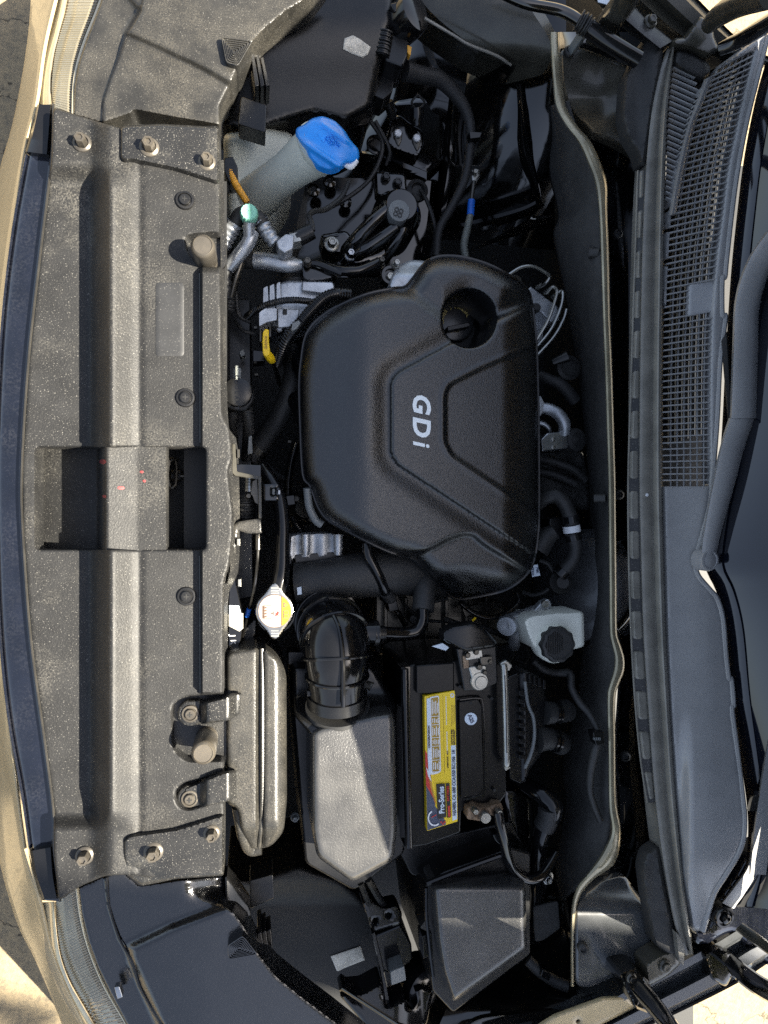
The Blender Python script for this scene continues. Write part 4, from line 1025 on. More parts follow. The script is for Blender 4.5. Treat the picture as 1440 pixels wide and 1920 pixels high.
# ================================================================== hood hinges
h1 = mk('hood_hinge', field(rnd([(1158, 1822), (1190, 1812), (1214, 1836), (1232, 1870), (1222, 1902), (1190, 1890), (1168, 1852)], 8), lambda u, v: .0 + .0004 * (v - 1820), 4, 6, .006, skirt_rel=.04), 'paint', hood, label='black steel hinge arm nearest the felt in the lower right corner')
mk('arm', tube([(1180, 1836, .002), (1206, 1862, .03), (1236, 1898, .08), (1262, 1934, .14), (1300, 1985, .25)], [.010, .013, .013, .012, .012], 12), 'paint', h1)
hexbolt(h1, 1184, 1834, .012, 7, .006, m='steel_dark')
h2 = mk('hood_hinge', field(rnd([(1318, 1790), (1346, 1772), (1372, 1786), (1380, 1822), (1362, 1852), (1334, 1838)], 8), lambda u, v: .008 + 0 * u, 4, 6, .006, skirt_rel=.04), 'paint', hood, label='black folded hinge bracket in the far bottom right corner')
mk('arm', strip([(1356, 1806, .01), (1376, 1834, .06), (1410, 1862, .12), (1450, 1886, .18)], [(1372, 1786, .01), (1396, 1806, .06), (1430, 1830, .12), (1470, 1850, .18)], [(0, -.012), (.08, 0), (.4, .003), (.92, 0), (1, -.012)], 8), 'paint', h2)
mk('plate', strip([(1378, 1744, .03), (1410, 1768, .05), (1450, 1796, .08), (1480, 1812, .1)], [(1392, 1730, .03), (1424, 1752, .05), (1460, 1780, .08), (1490, 1796, .1)], [(0, -.012), (.1, 0), (.5, -.004), (.9, 0), (1, -.012)], 8), 'paint_hazed', h2)
h3 = mk('hood_hinge', field(rnd([(1126, 34), (1140, 20), (1156, -20), (1206, -20), (1196, 10), (1182, 28), (1162, 52), (1138, 42)], 6), lambda u, v: .02 + .0006 * (30 - v), 4, 6, .006, skirt_rel=.05), 'paint_hazed', hood, label='dusty black hinge bracket beside the label in the top right corner')
mk('arm', tube([(1172, 10, .03), (1190, -20, .07), (1210, -60, .14)], .014, 10), 'paint_hazed', h3)
h4 = mk('hood_hinge', field(rnd([(1284, 70), (1312, 28), (1336, 40), (1340, 70), (1350, 92), (1330, 104), (1300, 92), (1262, 84), (1262, 72)], 6), lambda u, v: .02 + 0 * u, 4, 6, .006, skirt_rel=.05), 'paint_hazed', hood, label='dusty black hinge arm reaching over sunlit ground in the top right corner')
mk('arm', tube([(1330, 46, .03), (1352, 26, .07), (1390, 6, .13), (1450, -12, .22)], [.012, .015, .016, .016], 12), 'paint_hazed', h4)
mk('arm', tube([(1350, 92, .025), (1390, 74, .05), (1430, 50, .09), (1480, 20, .16)], [.010, .011, .012, .012], 10), 'paint', h4)

# ================================================================== engine block below the cover
eng = thing('engine_block', 'dark engine block mostly hidden below the plastic cover', 'engine', P(800, 800, -.5))
mk('block', prism(rnd([(620, 600), (760, 560), (980, 560), (985, 1050), (880, 1080), (780, 1030), (640, 960), (610, 880)], 10), -.10, -.45), 'flat_black', eng, bevel=.004)
mk('intake_runner', tube([(560, 690, -.20), (552, 740, -.16), (572, 790, -.12)], .014, 12), 'plastic_gloss', eng)
mk('intake_runner', tube([(572, 640, -.2), (560, 680, -.15), (580, 730, -.11)], .012, 12), 'plastic_gloss', eng)
mk('timing_cover', field(rnd([(728, 536), (742, 500), (770, 487), (806, 490), (800, 520), (780, 545), (735, 548)], 8), lambda u, v: -.058 - .02 * sm(v, 520, 490), 3, 6, .006, skirt_rel=.08), 'alum', eng)
mk('side_rim', tube([(576, 915, -.055), (580, 950, -.06), (592, 975, -.062), (604, 984, -.062)], .006, 10), 'grey_plastic', eng)

# ================================================================== engine cover
co = [(806, 487), (830, 480), (872, 483), (925, 500), (975, 530), (993, 552), (1000, 590), (1005, 640), (1008, 720), (1010, 850), (1010, 960), (1008, 1005), (1002, 1045), (988, 1076), (950, 1105), (900, 1118), (860, 1123), (838, 1112), (812, 1086), (785, 1056), (765, 1043), (740, 1038), (700, 1021), (640, 990), (614, 974), (596, 950), (582, 912), (568, 890), (563, 800), (561, 720), (565, 672), (574, 628), (600, 596), (640, 571), (690, 551), (738, 541), (760, 538), (776, 520), (790, 501)]
co = spline([(p[0], p[1], 0) for p in co], 4, closed=True)[:, :2]
v_out = rnd([(1060, 540), (935, 594), (852, 638), (742, 698), (731, 716), (731, 852), (744, 872), (1015, 1052), (1080, 1090)], 8)
v_in = rnd([(1060, 624), (1005, 646), (905, 688), (842, 720), (833, 738), (833, 828), (846, 854), (1015, 968), (1080, 1010)], 9)
lobe_u = [(740, 530), (770, 548), (830, 592), (880, 560), (935, 594), (1010, 560), (1060, 500), (900, 420), (760, 470)]
lobe_d = spline([(740, 1046, 0), (800, 1028, 0), (850, 1004, 0), (885, 1000, 0), (912, 1020, 0), (1000, 1080, 0), (1020, 1150, 0), (850, 1180, 0), (760, 1100, 0)], 6, closed=True)[:, :2]
def cov_z(u, v):
    z = .004 - .028 * sm(u, 700, 560) - .012 * ((v - 790) / 300.0) ** 2
    dv, _, _ = sdf(v_out, u, v)
    ins = sm(-dv, -1.5, 7)
    dish = np.exp(-((np.maximum(dv, 0) - 4) / 22.0) ** 2) * (dv > -2)
    z = z - .007 * dish + .004 * ins
    di, _, _ = sdf(v_in, u, v)
    z = z - .0055 * sm(-di, -1.5, 5) + .0015 * np.exp(-((di - 3) / 5) ** 2)
    du, _, _ = sdf(lobe_u, u, v)
    z = z - .010 * sm(-du, -16, 12) + .008 * sm(-du, 6, 50)
    dd, _, _ = sdf(lobe_d, u, v)
    z = z - .012 * sm(-dd, -3, 10)
    z = z - .03 * sm(-dd, 10, 80) * sm(v, 1050, 1120)
    z = z - .02 * sm(u, 940, 1010)
    return z
oil_hole = np.array([(880 + 51 * math.cos(a), 597 + 55 * math.sin(a)) for a in np.linspace(0, 2 * math.pi, 40, endpoint=False)])
cover = thing('engine_cover', 'large black grained plastic engine cover with raised angular centre panel', 'engine cover', P(800, 800, -.12))
mk('shell', field(co, cov_z, 3.2, 34, .034, skirt_rel=.05, holes=[oil_hole], hole_er=4, hole_drop=.003), 'cover', cover, smooth=60)
# rim flange round the bottom of the cover
rimp = [(p[0], p[1]) for p in co]
rz = float(cov_z(np.array(600.), np.array(800.)))
zr = cov_z(co[:, 0], co[:, 1]) - .034
mk('rim', tubew(np.vstack([P(co[:, 0], co[:, 1], zr), P(co[:1, 0], co[:1, 1], zr[:1])]), .0026, 6), 'cover_smooth', cover)
hz = cov_z(oil_hole[:, 0], oil_hole[:, 1]) - .003
top_ring = P(oil_hole[:, 0], oil_hole[:, 1], hz)
ctr = top_ring.mean(0)
rings = [top_ring]
for (s, d) in ((.97, .004), (.92, .04), (.86, .095)):
    q = ctr + (top_ring - ctr) * s; q[:, 2] -= d; rings.append(q)
n = 40
V = np.vstack(rings); Fc = [[i * n + j, i * n + (j + 1) % n, (i + 1) * n + (j + 1) % n, (i + 1) * n + j] for i in range(3) for j in range(n)]
mk('filler_well', (V, Fc), 'cover_smooth', cover)
# printed letters
for s, u, v in (('G', 789, 756), ('D', 789, 799), ('i', 789, 831)):
    zz = float(cov_z(np.array(float(u)), np.array(float(v)))) + .0012
    text('letter', s, u, v, zz, 47, -90, 'letter', cover, shear=.18, bold=(.9 if s == 'i' else 1.6), th=.0008, sx=1.08)

oc = P(849, 608, -.105)
oil = mk('oil_filler_cap', lathe(oc, [(.031, -.03), (.031, .012), (.030, .015), (.028, .016), (0, .016)], n=36), 'cover_smooth', eng, label='black oil filler cap with gold printed text')
mk('grip_bar', prism(rnd([(838, 612), (880, 604), (882, 612), (840, 621)], 3), -.07, -.085), 'plastic', oil, bevel=.001)
for k, ch in enumerate("OWNER'S MANUAL"):
    a = math.radians(186 - k * 12.2)
    R_ = .0215
    p = oc + np.array([R_ * math.cos(a), R_ * math.sin(a), .0166])
    r_ = p - _C; w = r_ @ _fw
    u_, v_ = 720 + F_PX * (r_ @ _rt) / w, 960 - F_PX * (r_ @ _up) / w
    if ch != ' ': text('gold_letter', ch, u_, v_, p[2], 9.5, math.degrees(a) - 90, 'gold_ink', oil, bold=.25)
text('gold_letter', 'SAE 5W-20', 848, 622, -.0884, 6.5, 8, 'gold_ink', oil, bold=.2)

# ================================================================== alternator
alt = thing('alternator', 'speckled cast aluminium alternator left of the engine cover', 'alternator', P(570, 580, -.26))
mk('casting', field(rnd([(492, 565), (500, 545), (520, 532), (540, 526), (612, 527), (627, 530), (628, 552), (600, 575), (585, 600), (560, 614), (520, 616), (488, 604), (490, 580)], 6), lambda u, v: -.10 + .012 * sm(u, 500, 530) - .006 * sm(u, 610, 640), 2.5, 4, .006, skirt_rel=.10), 'alum', alt, smooth=50)
for k, (u0, u1) in enumerate(((494, 502), (506, 514), (519, 525))):
    mk('cooling_fin', prism(rnd([(u0, 540 - 4 * k), (u1, 536 - 4 * k), (u1 + 2, 578), (u0 - 1, 584)], 2), -.088 + .003 * k, -.12), 'alum', alt, bevel=.001)
mk('mount_ear', prism(rnd([(566, 527), (624, 528), (628, 540), (612, 552), (566, 545)], 4), -.078, -.10), 'alum', alt, bevel=.002)
mk('front_block', prism(rnd([(486, 586), (500, 576), (519, 578), (519, 600), (500, 604), (486, 612)], 3), -.074, -.12), 'alum', alt, bevel=.0015)
mk('cover_box', prism(rnd([(520, 578), (562, 580), (556, 614), (521, 614)], 3), -.078, -.12), 'alum', alt, bevel=.0015)
mk('slot_window', prism(rect(530, 580, 538, 590, 1), -.0772, -.079), 'flat_black', alt, smooth=0)
mk('pulley', lathe(P(556, 528, -.13), [(.02, -.02), (.026, -.018), (.023, -.01), (.026, -.002), (.023, .006), (.026, .014), (.02, .02)], (0, 1, 0), 24), 'rubber', alt)
for k in range(4):
    mk('vent_fin', prism([(487 + 6 * k, 608), (490 + 6 * k, 608), (490 + 6 * k, 640 - 3 * k), (487 + 6 * k, 640 - 3 * k)], -.10, -.14), 'steel_dark', alt, smooth=0)
hexbolt(alt, 524, 618, -.09, 5, .006, m='steel')

# ---- corrugated looms over the alternator
lm = thing('wiring_loom', 'thick corrugated black wiring loom curving along the upper left of the engine cover', 'wiring', P(590, 600, -.12))
mk('conduit', tube([(655, 552, -.055), (630, 551, -.05), (606, 560, -.05), (585, 580, -.052), (566, 602, -.056), (545, 626, -.066), (530, 652, -.085), (520, 680, -.12)], .0085, 12, ribs=.14, pitch=.0042), 'plastic_gloss', lm)
mk('clamp', prism(rnd([(548, 606), (560, 600), (564, 606), (555, 618), (546, 620)], 2), -.045, -.06), 'grey_plastic', lm, bevel=.001)
lm2 = thing('wiring_loom', 'thin corrugated black loom arched over the alternator casting', 'wiring', P(520, 570, -.12))
mk('conduit', tube([(590, 567, -.072), (560, 563, -.068), (530, 564, -.068), (500, 572, -.074), (478, 582, -.09), (462, 594, -.12)], .0050, 10, ribs=.16, pitch=.0034), 'plastic_gloss', lm2)

# ---- dipstick
dip = thing('dipstick', 'bright yellow oil dipstick handle standing beside the alternator', 'dipstick', P(500, 660, -.2))
mk('loop_handle', prism(rnd([(493, 622), (498, 616), (504, 618), (504, 640), (507, 662), (500, 670), (493, 664), (492, 640)], 4), -.045, -.055), 'yellow', dip, bevel=.0012)
mk('foot', tube([(500, 662, -.052), (506, 670, -.062), (510, 676, -.075)], [.0055, .0065, .0055], 10), 'yellow', dip)
mk('tube', tube([(510, 675, -.075), (516, 690, -.14), (524, 720, -.28)], .004, 8), 'steel_dark', dip)
text('raised_word', 'ENGINE', 498.5, 642, -.0447, 7, -90, 'label_ochre', dip, bold=.2)

# ---- coolant reservoir cap
cr = thing('coolant_reservoir', 'round black coolant cap with raised lettering beside the radiator cover', 'reservoir', P(446, 740, -.25))
cc = P(446, 735, -.055)
mk('cap', lathe(cc, [(.0205, -.012), (.0208, -.002), (.0200, .0015), (.0185, .0025), (.008, .0042), (0, .0045)], n=40), 'plastic', cr)
mk('cap_rim', lathe(P(446, 741, -.07), [(.022, -.01), (.0235, -.004), (.0235, .002), (.0215, .004)], n=36), 'plastic', cr)
mk('neck', lathe(P(446, 741, -.075), [(.0175, -.16), (.0175, .0), ], n=24), 'plastic', cr)
mk('hinge_tab', prism(rnd([(437, 690), (452, 690), (452, 712), (437, 712)], 2), -.058, -.075), 'grey_plastic', cr, bevel=.001)
mk('hinge_pin', prism(rect(441, 685, 447, 712, 2), -.052, -.06), 'tank', cr, bevel=.001)
mk('hose', tube([(462, 765, -.08), (466, 800, -.10), (462, 860, -.14)], .0085, 10), 'rubber', cr)
mk('hose', tube([(436, 768, -.09), (434, 800, -.11), (438, 850, -.15)], .0085, 10), 'rubber', cr)
for k, ch in enumerate('COOLANT'):
    v = 707 + k * 9.6
    text('raised_letter', ch, 444, v, -.0515 - .00018 * (k - 3) ** 2 + .001, 10, -90, 'plastic_gloss', cr, bold=.3, th=.0008)

# ---- fan shroud, radiator, hidden in the gap
rad = thing('radiator', 'black radiator and fan shroud down in the dark gap behind the cover', 'radiator', P(440, 800, -.5))
mk('core', prism(rect(345, 340, 425, 1240), -.05, -.5), 'flat_black', rad, smooth=0)
mk('fan_shroud', prism(rnd([(425, 560), (470, 560), (476, 1120), (425, 1130)], 5), -.17, -.5), 'plastic', rad, bevel=.003)
for k, (u, v) in enumerate(((478, 700), (476, 612), (540, 826), (538, 888))):
    mk('bolt_head', prism(rect(u, v, u + 6, v + 4, 1), -.18, -.19), 'steel_dark', rad, smooth=0)
mk('shroud_rib', tube([(437, 890, -.15), (440, 960, -.155), (437, 1030, -.15)], .006, 8), 'plastic', rad)
mk('cable_plug', prism(rnd([(466, 818), (472, 816), (474, 850), (464, 852)], 2), -.08, -.12), 'grey_plastic', rad, bevel=.001)
mk('connector', prism(rnd([(474, 656), (496, 658), (497, 676), (474, 678)], 2), -.13, -.17), 'plastic_gloss', rad, bevel=.0015)
mk('connector', prism(rnd([(448, 660), (456, 654), (460, 664), (452, 670)], 2), -.12, -.15), 'grey_plastic', rad, bevel=.0015)
mk('wire', tube([(440, 600, -.14), (456, 620, -.13), (476, 626, -.13), (494, 640, -.14)], .003, 8), 'rubber', rad)
mk('wire', tube([(442, 548, -.12), (448, 590, -.12), (470, 604, -.12)], .0035, 8, ribs=.2, pitch=.004), 'rubber', rad)

# ================================================================== hood latch
la = thing('hood_latch', 'black steel hood latch with coil spring behind the latch opening', 'latch', P(470, 940, -.15))
mk('side_plate', prism(rnd([(435, 832), (441, 832), (444, 884), (490, 894), (490, 900), (440, 892), (435, 886)], 2), -.030, -.07), 'paint_hazed', la, bevel=.001)
mk('upper_plate', prism(rnd([(441, 870), (490, 872), (490, 896), (462, 890), (441, 884)], 3), -.040, -.08), 'paint', la, bevel=.001)
mk('nut', prism(rect(444, 842, 449, 858, 1), -.028, -.05), 'steel_dark', la, bevel=.001)
mk('nut', prism(rect(444, 1010, 450, 1023, 1), -.026, -.05), 'zinc', la, bevel=.001)
mk('lower_plate', field(rnd([(436, 985), (448, 978), (474, 974), (490, 972), (491, 1000), (464, 1000), (446, 994), (440, 1038), (436, 1038)], 3), lambda u, v: -.03 + 0 * u, 2.5, 2, .0015, skirt_rel=.05), 'box_grain', la)
mk('rear_plate', prism(rnd([(484, 894), (490, 894), (491, 972), (485, 972)], 1), -.028, -.08), 'paint_hazed', la, bevel=.0008)
mk('spring', tubew([P(467, 907, -.045) + np.array([.0055 * math.cos(a), .0022 * (a / 6.283) - .011 + .0, .0055 * math.sin(a)]) for a in np.linspace(0, 2 * math.pi * 9, 160)], .0009, 6), 'steel', la)
mk('claw', prism(rnd([(474, 902), (482, 898), (484, 930), (484, 946), (478, 942), (474, 930), (470, 926)], 2), -.036, -.05), 'steel_dark', la, bevel=.001)
mk('pivot_pin', lathe(P(466, 930, -.05), [(.004, -.01), (.0045, .006), (.003, .008), (0, .008)], n=14), 'steel_dark', la)
mk('boot', tube([(462, 930, -.065), (462, 950, -.065), (462, 970, -.07)], .0115, 16, ribs=.22, pitch=.0055), 'rubber', la)
mk('sheath', tube([(462, 945, -.075), (462, 985, -.08)], .0105, 16, straight=True), 'rubber', la)
cab = thing('latch_cable', 'thin black release cable with a blue band running down from the latch', 'cable', P(480, 1060, -.1))
mk('ferrule', tube([(484, 1002, -.045), (484, 1015, -.045), (484, 1030, -.046)], .0042, 12, straight=True), 'steel_dark', cab)
mk('inner_cable', tube([(484, 1028, -.046), (482, 1060, -.048), (477, 1100, -.055), (468, 1140, -.062), (458, 1180, -.075), (448, 1225, -.10)], .0022, 8), 'paint', cab)
mk('blue_band', tube([(467, 1142, -.0615), (463, 1156, -.0665)], .0034, 10, straight=True), 'blue', cab)
bk = thing('pipe_bracket', 'small black bracket with an oval slot holding the radiator pipe', 'bracket', P(508, 920, -.1))
mk('plate', field(rect(494, 908, 522, 938, 3), lambda u, v: -.050 + 0 * u, 2.5, 2, .001, skirt_rel=.004, holes=[rect(508, 914, 518, 930, 4)]), 'paint', bk)
mk('slot_pin', prism(rect(510, 916, 516, 928, 2), -.055, -.06), 'grey_plastic', bk, bevel=.001)
mk('nut', prism(rect(521, 919, 526, 927, 1), -.052, -.065), 'steel', bk, bevel=.001)

# ---- radiator filler pipe and cap
rp = thing('radiator_pipe', 'black radiator pipe ending in a shiny cap with white and yellow sticker', 'pipe', P(525, 980, -.2))
mk('pipe', tube([(492, 878, -.09), (508, 902, -.075), (524, 935, -.066), (530, 980, -.060), (530, 1020, -.056), (529, 1060, -.053), (526, 1082, -.052), (520, 1110, -.052)], [.0105, .0105, .0105, .0105, .0105, .0112, .0120, .0120], 18), 'plastic_gloss', rp)
mk('filler_neck', lathe(P(517, 1152, -.055), [(.024, -.05), (.024, -.004), (.027, -.002), (.027, .001)], n=28), 'steel_dark', rp)
cz = -.040
circ = lambda cu, cv, r, n=40, a0=0, a1=2 * math.pi, end=False: [(cu + r * math.cos(a), cv + r * math.sin(a)) for a in np.linspace(a0, a1, n, endpoint=end)]
capo = []
for a in np.linspace(0, 2 * math.pi, 72, endpoint=False):
    r = 37 + 17 * (math.exp(-((math.sin((a - 1.56) / 2)) / .17) ** 2) + math.exp(-((math.sin((a + 1.56) / 2)) / .17) ** 2))
    capo.append((515 + r * math.cos(a), 1146 + r * math.sin(a)))
cap = mk('radiator_cap', field(np.array(capo), lambda u, v: cz + 0 * u, 2, 4, .005, skirt_rel=.014), 'chrome', rp, label='shiny pressure cap with white and yellow warning sticker')
def disc(name, pts, z, m, th=.0005):
    return mk(name, prism(pts, z, z - th), m, cap, smooth=0)
disc('sticker_outline', circ(515, 1146, 31.5), cz + .0012, 'brown_ink')
disc('sticker_white', circ(515, 1146, 30), cz + .0018, 'radiator_cap_white')
a0 = math.acos(13 / 30)
yel = circ(515, 1146, 30, 20, -a0, a0, True)
disc('sticker_yellow', yel, cz + .0024, 'label_yellow_cap')
disc('sticker_line', rect(527.2, 1119, 528.6, 1173), cz + .0029, 'brown_ink')
disc('warning_triangle', [(531, 1128.5), (531, 1140), (541, 1134.5)], cz + .0029, 'brown_ink')
disc('warning_mark', rect(533, 1133.7, 538, 1135.2), cz + .0033, 'label_yellow')
disc('book_symbol', rnd([(531, 1145), (541, 1144), (542, 1152), (541, 1160), (531, 1159.5)], 2), cz + .0029, 'brown_ink')
disc('book_page', rnd([(533, 1147), (540, 1146), (540, 1151), (533, 1151)], 1), cz + .0033, 'label_yellow')
disc('book_page', rnd([(533, 1153), (540, 1153), (540, 1158), (533, 1157.5)], 1), cz + .0033, 'label_yellow')
disc('radiator_symbol', rect(492, 1135, 509, 1160.5), cz + .0023, 'brown_ink')
disc('symbol_field', rect(496, 1136.5, 507.5, 1159), cz + .0027, 'radiator_cap_white')
for k in range(4):
    disc('steam_mark', [(494, 1137.5 + 5.6 * k), (504, 1138 + 5.6 * k), (499, 1139.5 + 5.6 * k), (504, 1141 + 5.6 * k), (494, 1141.5 + 5.6 * k)], cz + .0031, 'brown_ink')
disc('symbol_stem', rect(509, 1149.2, 513, 1151), cz + .0027, 'brown_ink')
disc('symbol_bar', rect(512, 1146, 513.4, 1154), cz + .0027, 'brown_ink')
disc('red_mark', rnd([(515, 1148), (518, 1151), (521, 1146), (524, 1149), (521.5, 1152), (524, 1156), (520, 1154), (516, 1156), (517.5, 1152)], 1), cz + .0027, 'label_red')
for vy, s in ((1106, 1), (1186, -1)):
    for k in range(3):
        mk('ear_emboss', prism(rnd([(508, vy - 5 + 5 * k), (523, vy - 5 + 5 * k), (523, vy - 2 + 5 * k), (508, vy - 2 + 5 * k)], 1), cz + .0010, cz - .002), 'zinc', cap, smooth=0)
# ---- side bracket with chalk marks and condenser bracket below
jb = thing('marked_bracket', 'black bracket bar with grey label and chalk letters beside the radiator cover', 'bracket', P(442, 1150, -.2))
mk('bar', prism(rnd([(430, 1076), (440, 1072), (444, 1100), (457, 1160), (452, 1200), (443, 1226), (428, 1226), (428, 1140)], 3), -.050, -.09), 'paint', jb, bevel=.0015)
mk('label', prism([(429, 1152), (456, 1150), (456, 1178), (449, 1184), (429, 1174)], -.0492, -.0505), 'foil', jb, smooth=0)
mk('label_edge', prism([(430, 1135), (448, 1136), (452, 1150), (430, 1151)], -.0490, -.0505), 'label_blue', jb, smooth=0)
for ch, u, v in (('J', 436, 1192), ('K', 437, 1204), ('7', 437, 1220)):
    text('chalk_letter', ch, u, v, -.0493, 14, -90, 'white', jb, bold=.1)
mk('nut', prism(rect(446, 1086, 452, 1100, 1), -.045, -.07), 'zinc', jb, bevel=.001)
mk('duct', field(rnd([(452, 1180), (484, 1150), (482, 1190), (466, 1236), (450, 1236)], 4), lambda u, v: -.10 + 0 * u, 4, 6, .006, skirt_rel=.1), 'plastic', jb)

# ================================================================== intake system
duct = thing('intake_duct', 'sunlit grey plastic air intake duct box with rounded end under two strap clips', 'air duct', P(480, 1400, -.3))
dt = rnd([(423, 1222), (490, 1212), (522, 1232), (537, 1262), (538, 1500), (532, 1560), (508, 1588), (480, 1592), (470, 1590), (452, 1562), (444, 1515), (423, 1506)], 14)
def duct_z(u, v):
    z = -.012 - .012 * sm(u, 478, 486) + .010 * sm(u, 492, 498) - .010 * sm(u, 515, 538) - .03 * sm(v, 1540, 1592)
    return z
mk('duct_box', field(dt, duct_z, 3.5, 9, .012, skirt_rel=.16), 'box_grain', duct, smooth=50)
mk('seam_flange', tube([(491, 1216, -.022), (492, 1300, -.019), (492, 1450, -.019), (490, 1540, -.025), (486, 1588, -.05)], .0028, 8), 'box_grain', duct)
mk('end_loop', tube([(447, 1512, -.03), (452, 1540, -.034), (458, 1570, -.05), (470, 1592, -.07), (490, 1590, -.07)], .009, 12), 'box_grain', duct)
hexbolt(duct, 553, 1532, -.10, 6, .01, m='grey_plastic')

fb = thing('air_filter_box', 'black grained air filter box with pointed lower end, half in sunlight', 'air filter', P(660, 1480, -.35))
ft = rnd([(584, 1372), (600, 1362), (700, 1338), (736, 1334), (741, 1350), (744, 1560), (738, 1612), (660, 1654), (594, 1606), (585, 1560)], 12)
mk('lid', field(ft, lambda u, v: .010 - .010 * sm(v, 1440, 1336) + .0 * u, 3.2, 12, .016, skirt_rel=.09), 'box_grain_dark', fb, smooth=50)
mk('base', prism(rnd([(548, 1330), (700, 1300), (752, 1320), (760, 1600), (664, 1672), (572, 1620)], 12), -.10, -.34), 'plastic', fb, bevel=.004)
mk('front_shoulder', field(rnd([(548, 1250), (700, 1250), (746, 1322), (742, 1345), (600, 1372), (585, 1382), (550, 1340)], 10), lambda u, v: -.075 + .065 * sm(v, 1285, 1375), 4, 8, .01, skirt_rel=.15), 'plastic', fb, smooth=50)
mk('clip', prism(rect(540, 1222, 572, 1246, 2), -.12, -.16), 'plastic', fb, bevel=.002)
mk('rear_leg', tube([(690, 1648, -.10), (708, 1680, -.12), (730, 1710, -.14)], .006, 8), 'plastic', fb)
mk('rear_leg', tube([(676, 1655, -.10), (690, 1690, -.12), (700, 1712, -.14)], .005, 8), 'plastic', fb)
# scratches and rubbed dust on the lid

el = thing('intake_elbow', 'ribbed glossy black rubber intake elbow between throttle body and filter box', 'intake hose', P(630, 1230, -.2))
ec = [(632, 1300, -.03), (632, 1266, -.024), (632, 1234, -.022), (629, 1202, -.030), (620, 1176, -.055), (610, 1156, -.10), (606, 1146, -.15)]
mk('elbow_tube', tube(ec, [.041, .043, .0465, .048, .0475, .046, .045], 36, k=10), 'plastic_gloss', el, smooth=60)
mk('clamp_ring', tube([(632, 1318, -.034), (632, 1308, -.032), (632, 1298, -.03)], .0435, 36, straight=True), 'plastic', el)
mk('clamp_ring', tube([(633, 1330, -.040), (633, 1322, -.037)], .0465, 36, straight=True), 'rubber', el)
def ring_on(path, i, r, w, m, nm='rib'):
    c = spline(PP(path), 10); k = int(i * (len(c) - 1))
    t = c[min(k + 1, len(c) - 1)] - c[k - 1]
    mk(nm, lathe(c[k], [(r - .004, -w), (r, -w * .7), (r + .0008, 0), (r, w * .7), (r - .004, w)], t, 40), m, el)
for i, r in ((.17, .0455), (.36, .0505), (.56, .0515), (.68, .0505), (.75, .050), (.82, .0495)):
    ring_on(ec, i, r, .0028, 'plastic_gloss')
cpath = spline(PP(ec), 10)
# spine rib along the crown
spn = []
for k in range(2, int(len(cpath) * .72)):
    t = cpath[k + 1] - cpath[k - 1]; t /= np.linalg.norm(t)
    upv = np.array([0.05, 0, 1]); upv = upv - t * upv.dot(t); upv /= np.linalg.norm(upv)
    spn.append(cpath[k] + upv * .0475)
mk('spine_rib', tubew(np.array(spn), .0032, 8), 'plastic_gloss', el)
mk('side_nub', prism(rnd([(574, 1214), (584, 1214), (584, 1240), (574, 1240)], 2), -.012, -.03), 'plastic', el, bevel=.0015)
mk('clamp_screw', tube([(678, 1286, -.022), (690, 1284, -.02), (697, 1288, -.018)], [.005, .006, .007], 12, straight=True), 'steel_dark', el)
mk('clamp_tab', prism(rnd([(576, 1296), (588, 1296), (588, 1306), (576, 1306)], 1), -.016, -.03), 'plastic', el, bevel=.001)
mk('clamp_tab', prism(rnd([(630, 1322), (660, 1318), (660, 1328), (630, 1332)], 1), -.010, -.04), 'plastic', el, bevel=.001)
mk('hose_port', tube([(684, 1186, -.04), (698, 1186, -.04), (708, 1186, -.04)], [.016, .016, .017], 24, straight=True), 'plastic_gloss', el)

res = thing('resonator_pipe', 'thick black rubber intake pipe crossing below the engine cover', 'intake hose', P(670, 1090, -.2))
mk('pipe', tube([(556, 1094, -.10), (620, 1088, -.09), (690, 1076, -.088), (760, 1070, -.10), (830, 1080, -.13)], [.032, .033, .036, .038, .038], 30), 'rubber', res)
mk('end_collar', tube([(540, 1096, -.105), (552, 1095, -.102)], .030, 24, straight=True), 'plastic', res)
mk('white_tag', prism([(557, 1102), (565, 1100), (566, 1114), (558, 1116)], -.064, -.068), 'label_blue', res, smooth=0)

tb = thing('throttle_body', 'cast aluminium throttle body below the left corner of the cover', 'throttle body', P(590, 1020, -.2))
mk('casting', field(rnd([(544, 1004), (560, 1000), (620, 998), (640, 1004), (640, 1040), (600, 1046), (552, 1048), (546, 1052), (542, 1040)], 4), lambda u, v: -.100 + .0015 * np.sin(u / 5.0), 2.5, 4, .005, skirt_rel=.07), 'alum', tb)
for u in (573, 634):
    mk('bolt_boss', tube([(u, 1002, -.088), (u, 1020, -.088), (u, 1040, -.09)], [.0075, .0075, .006], 14, straight=True), 'alum', tb)
mk('flange', prism(rnd([(552, 1040), (642, 1034), (648, 1052), (554, 1058)], 3), -.10, -.14), 'plastic', tb, bevel=.002)
mk('gasket_edge', prism(rnd([(538, 1000), (544, 1000), (546, 1056), (540, 1060)], 1), -.10, -.15), 'plastic', tb, bevel=.001)
hexbolt(tb, 640, 1052, -.085, 5, .006, m='steel_dark')

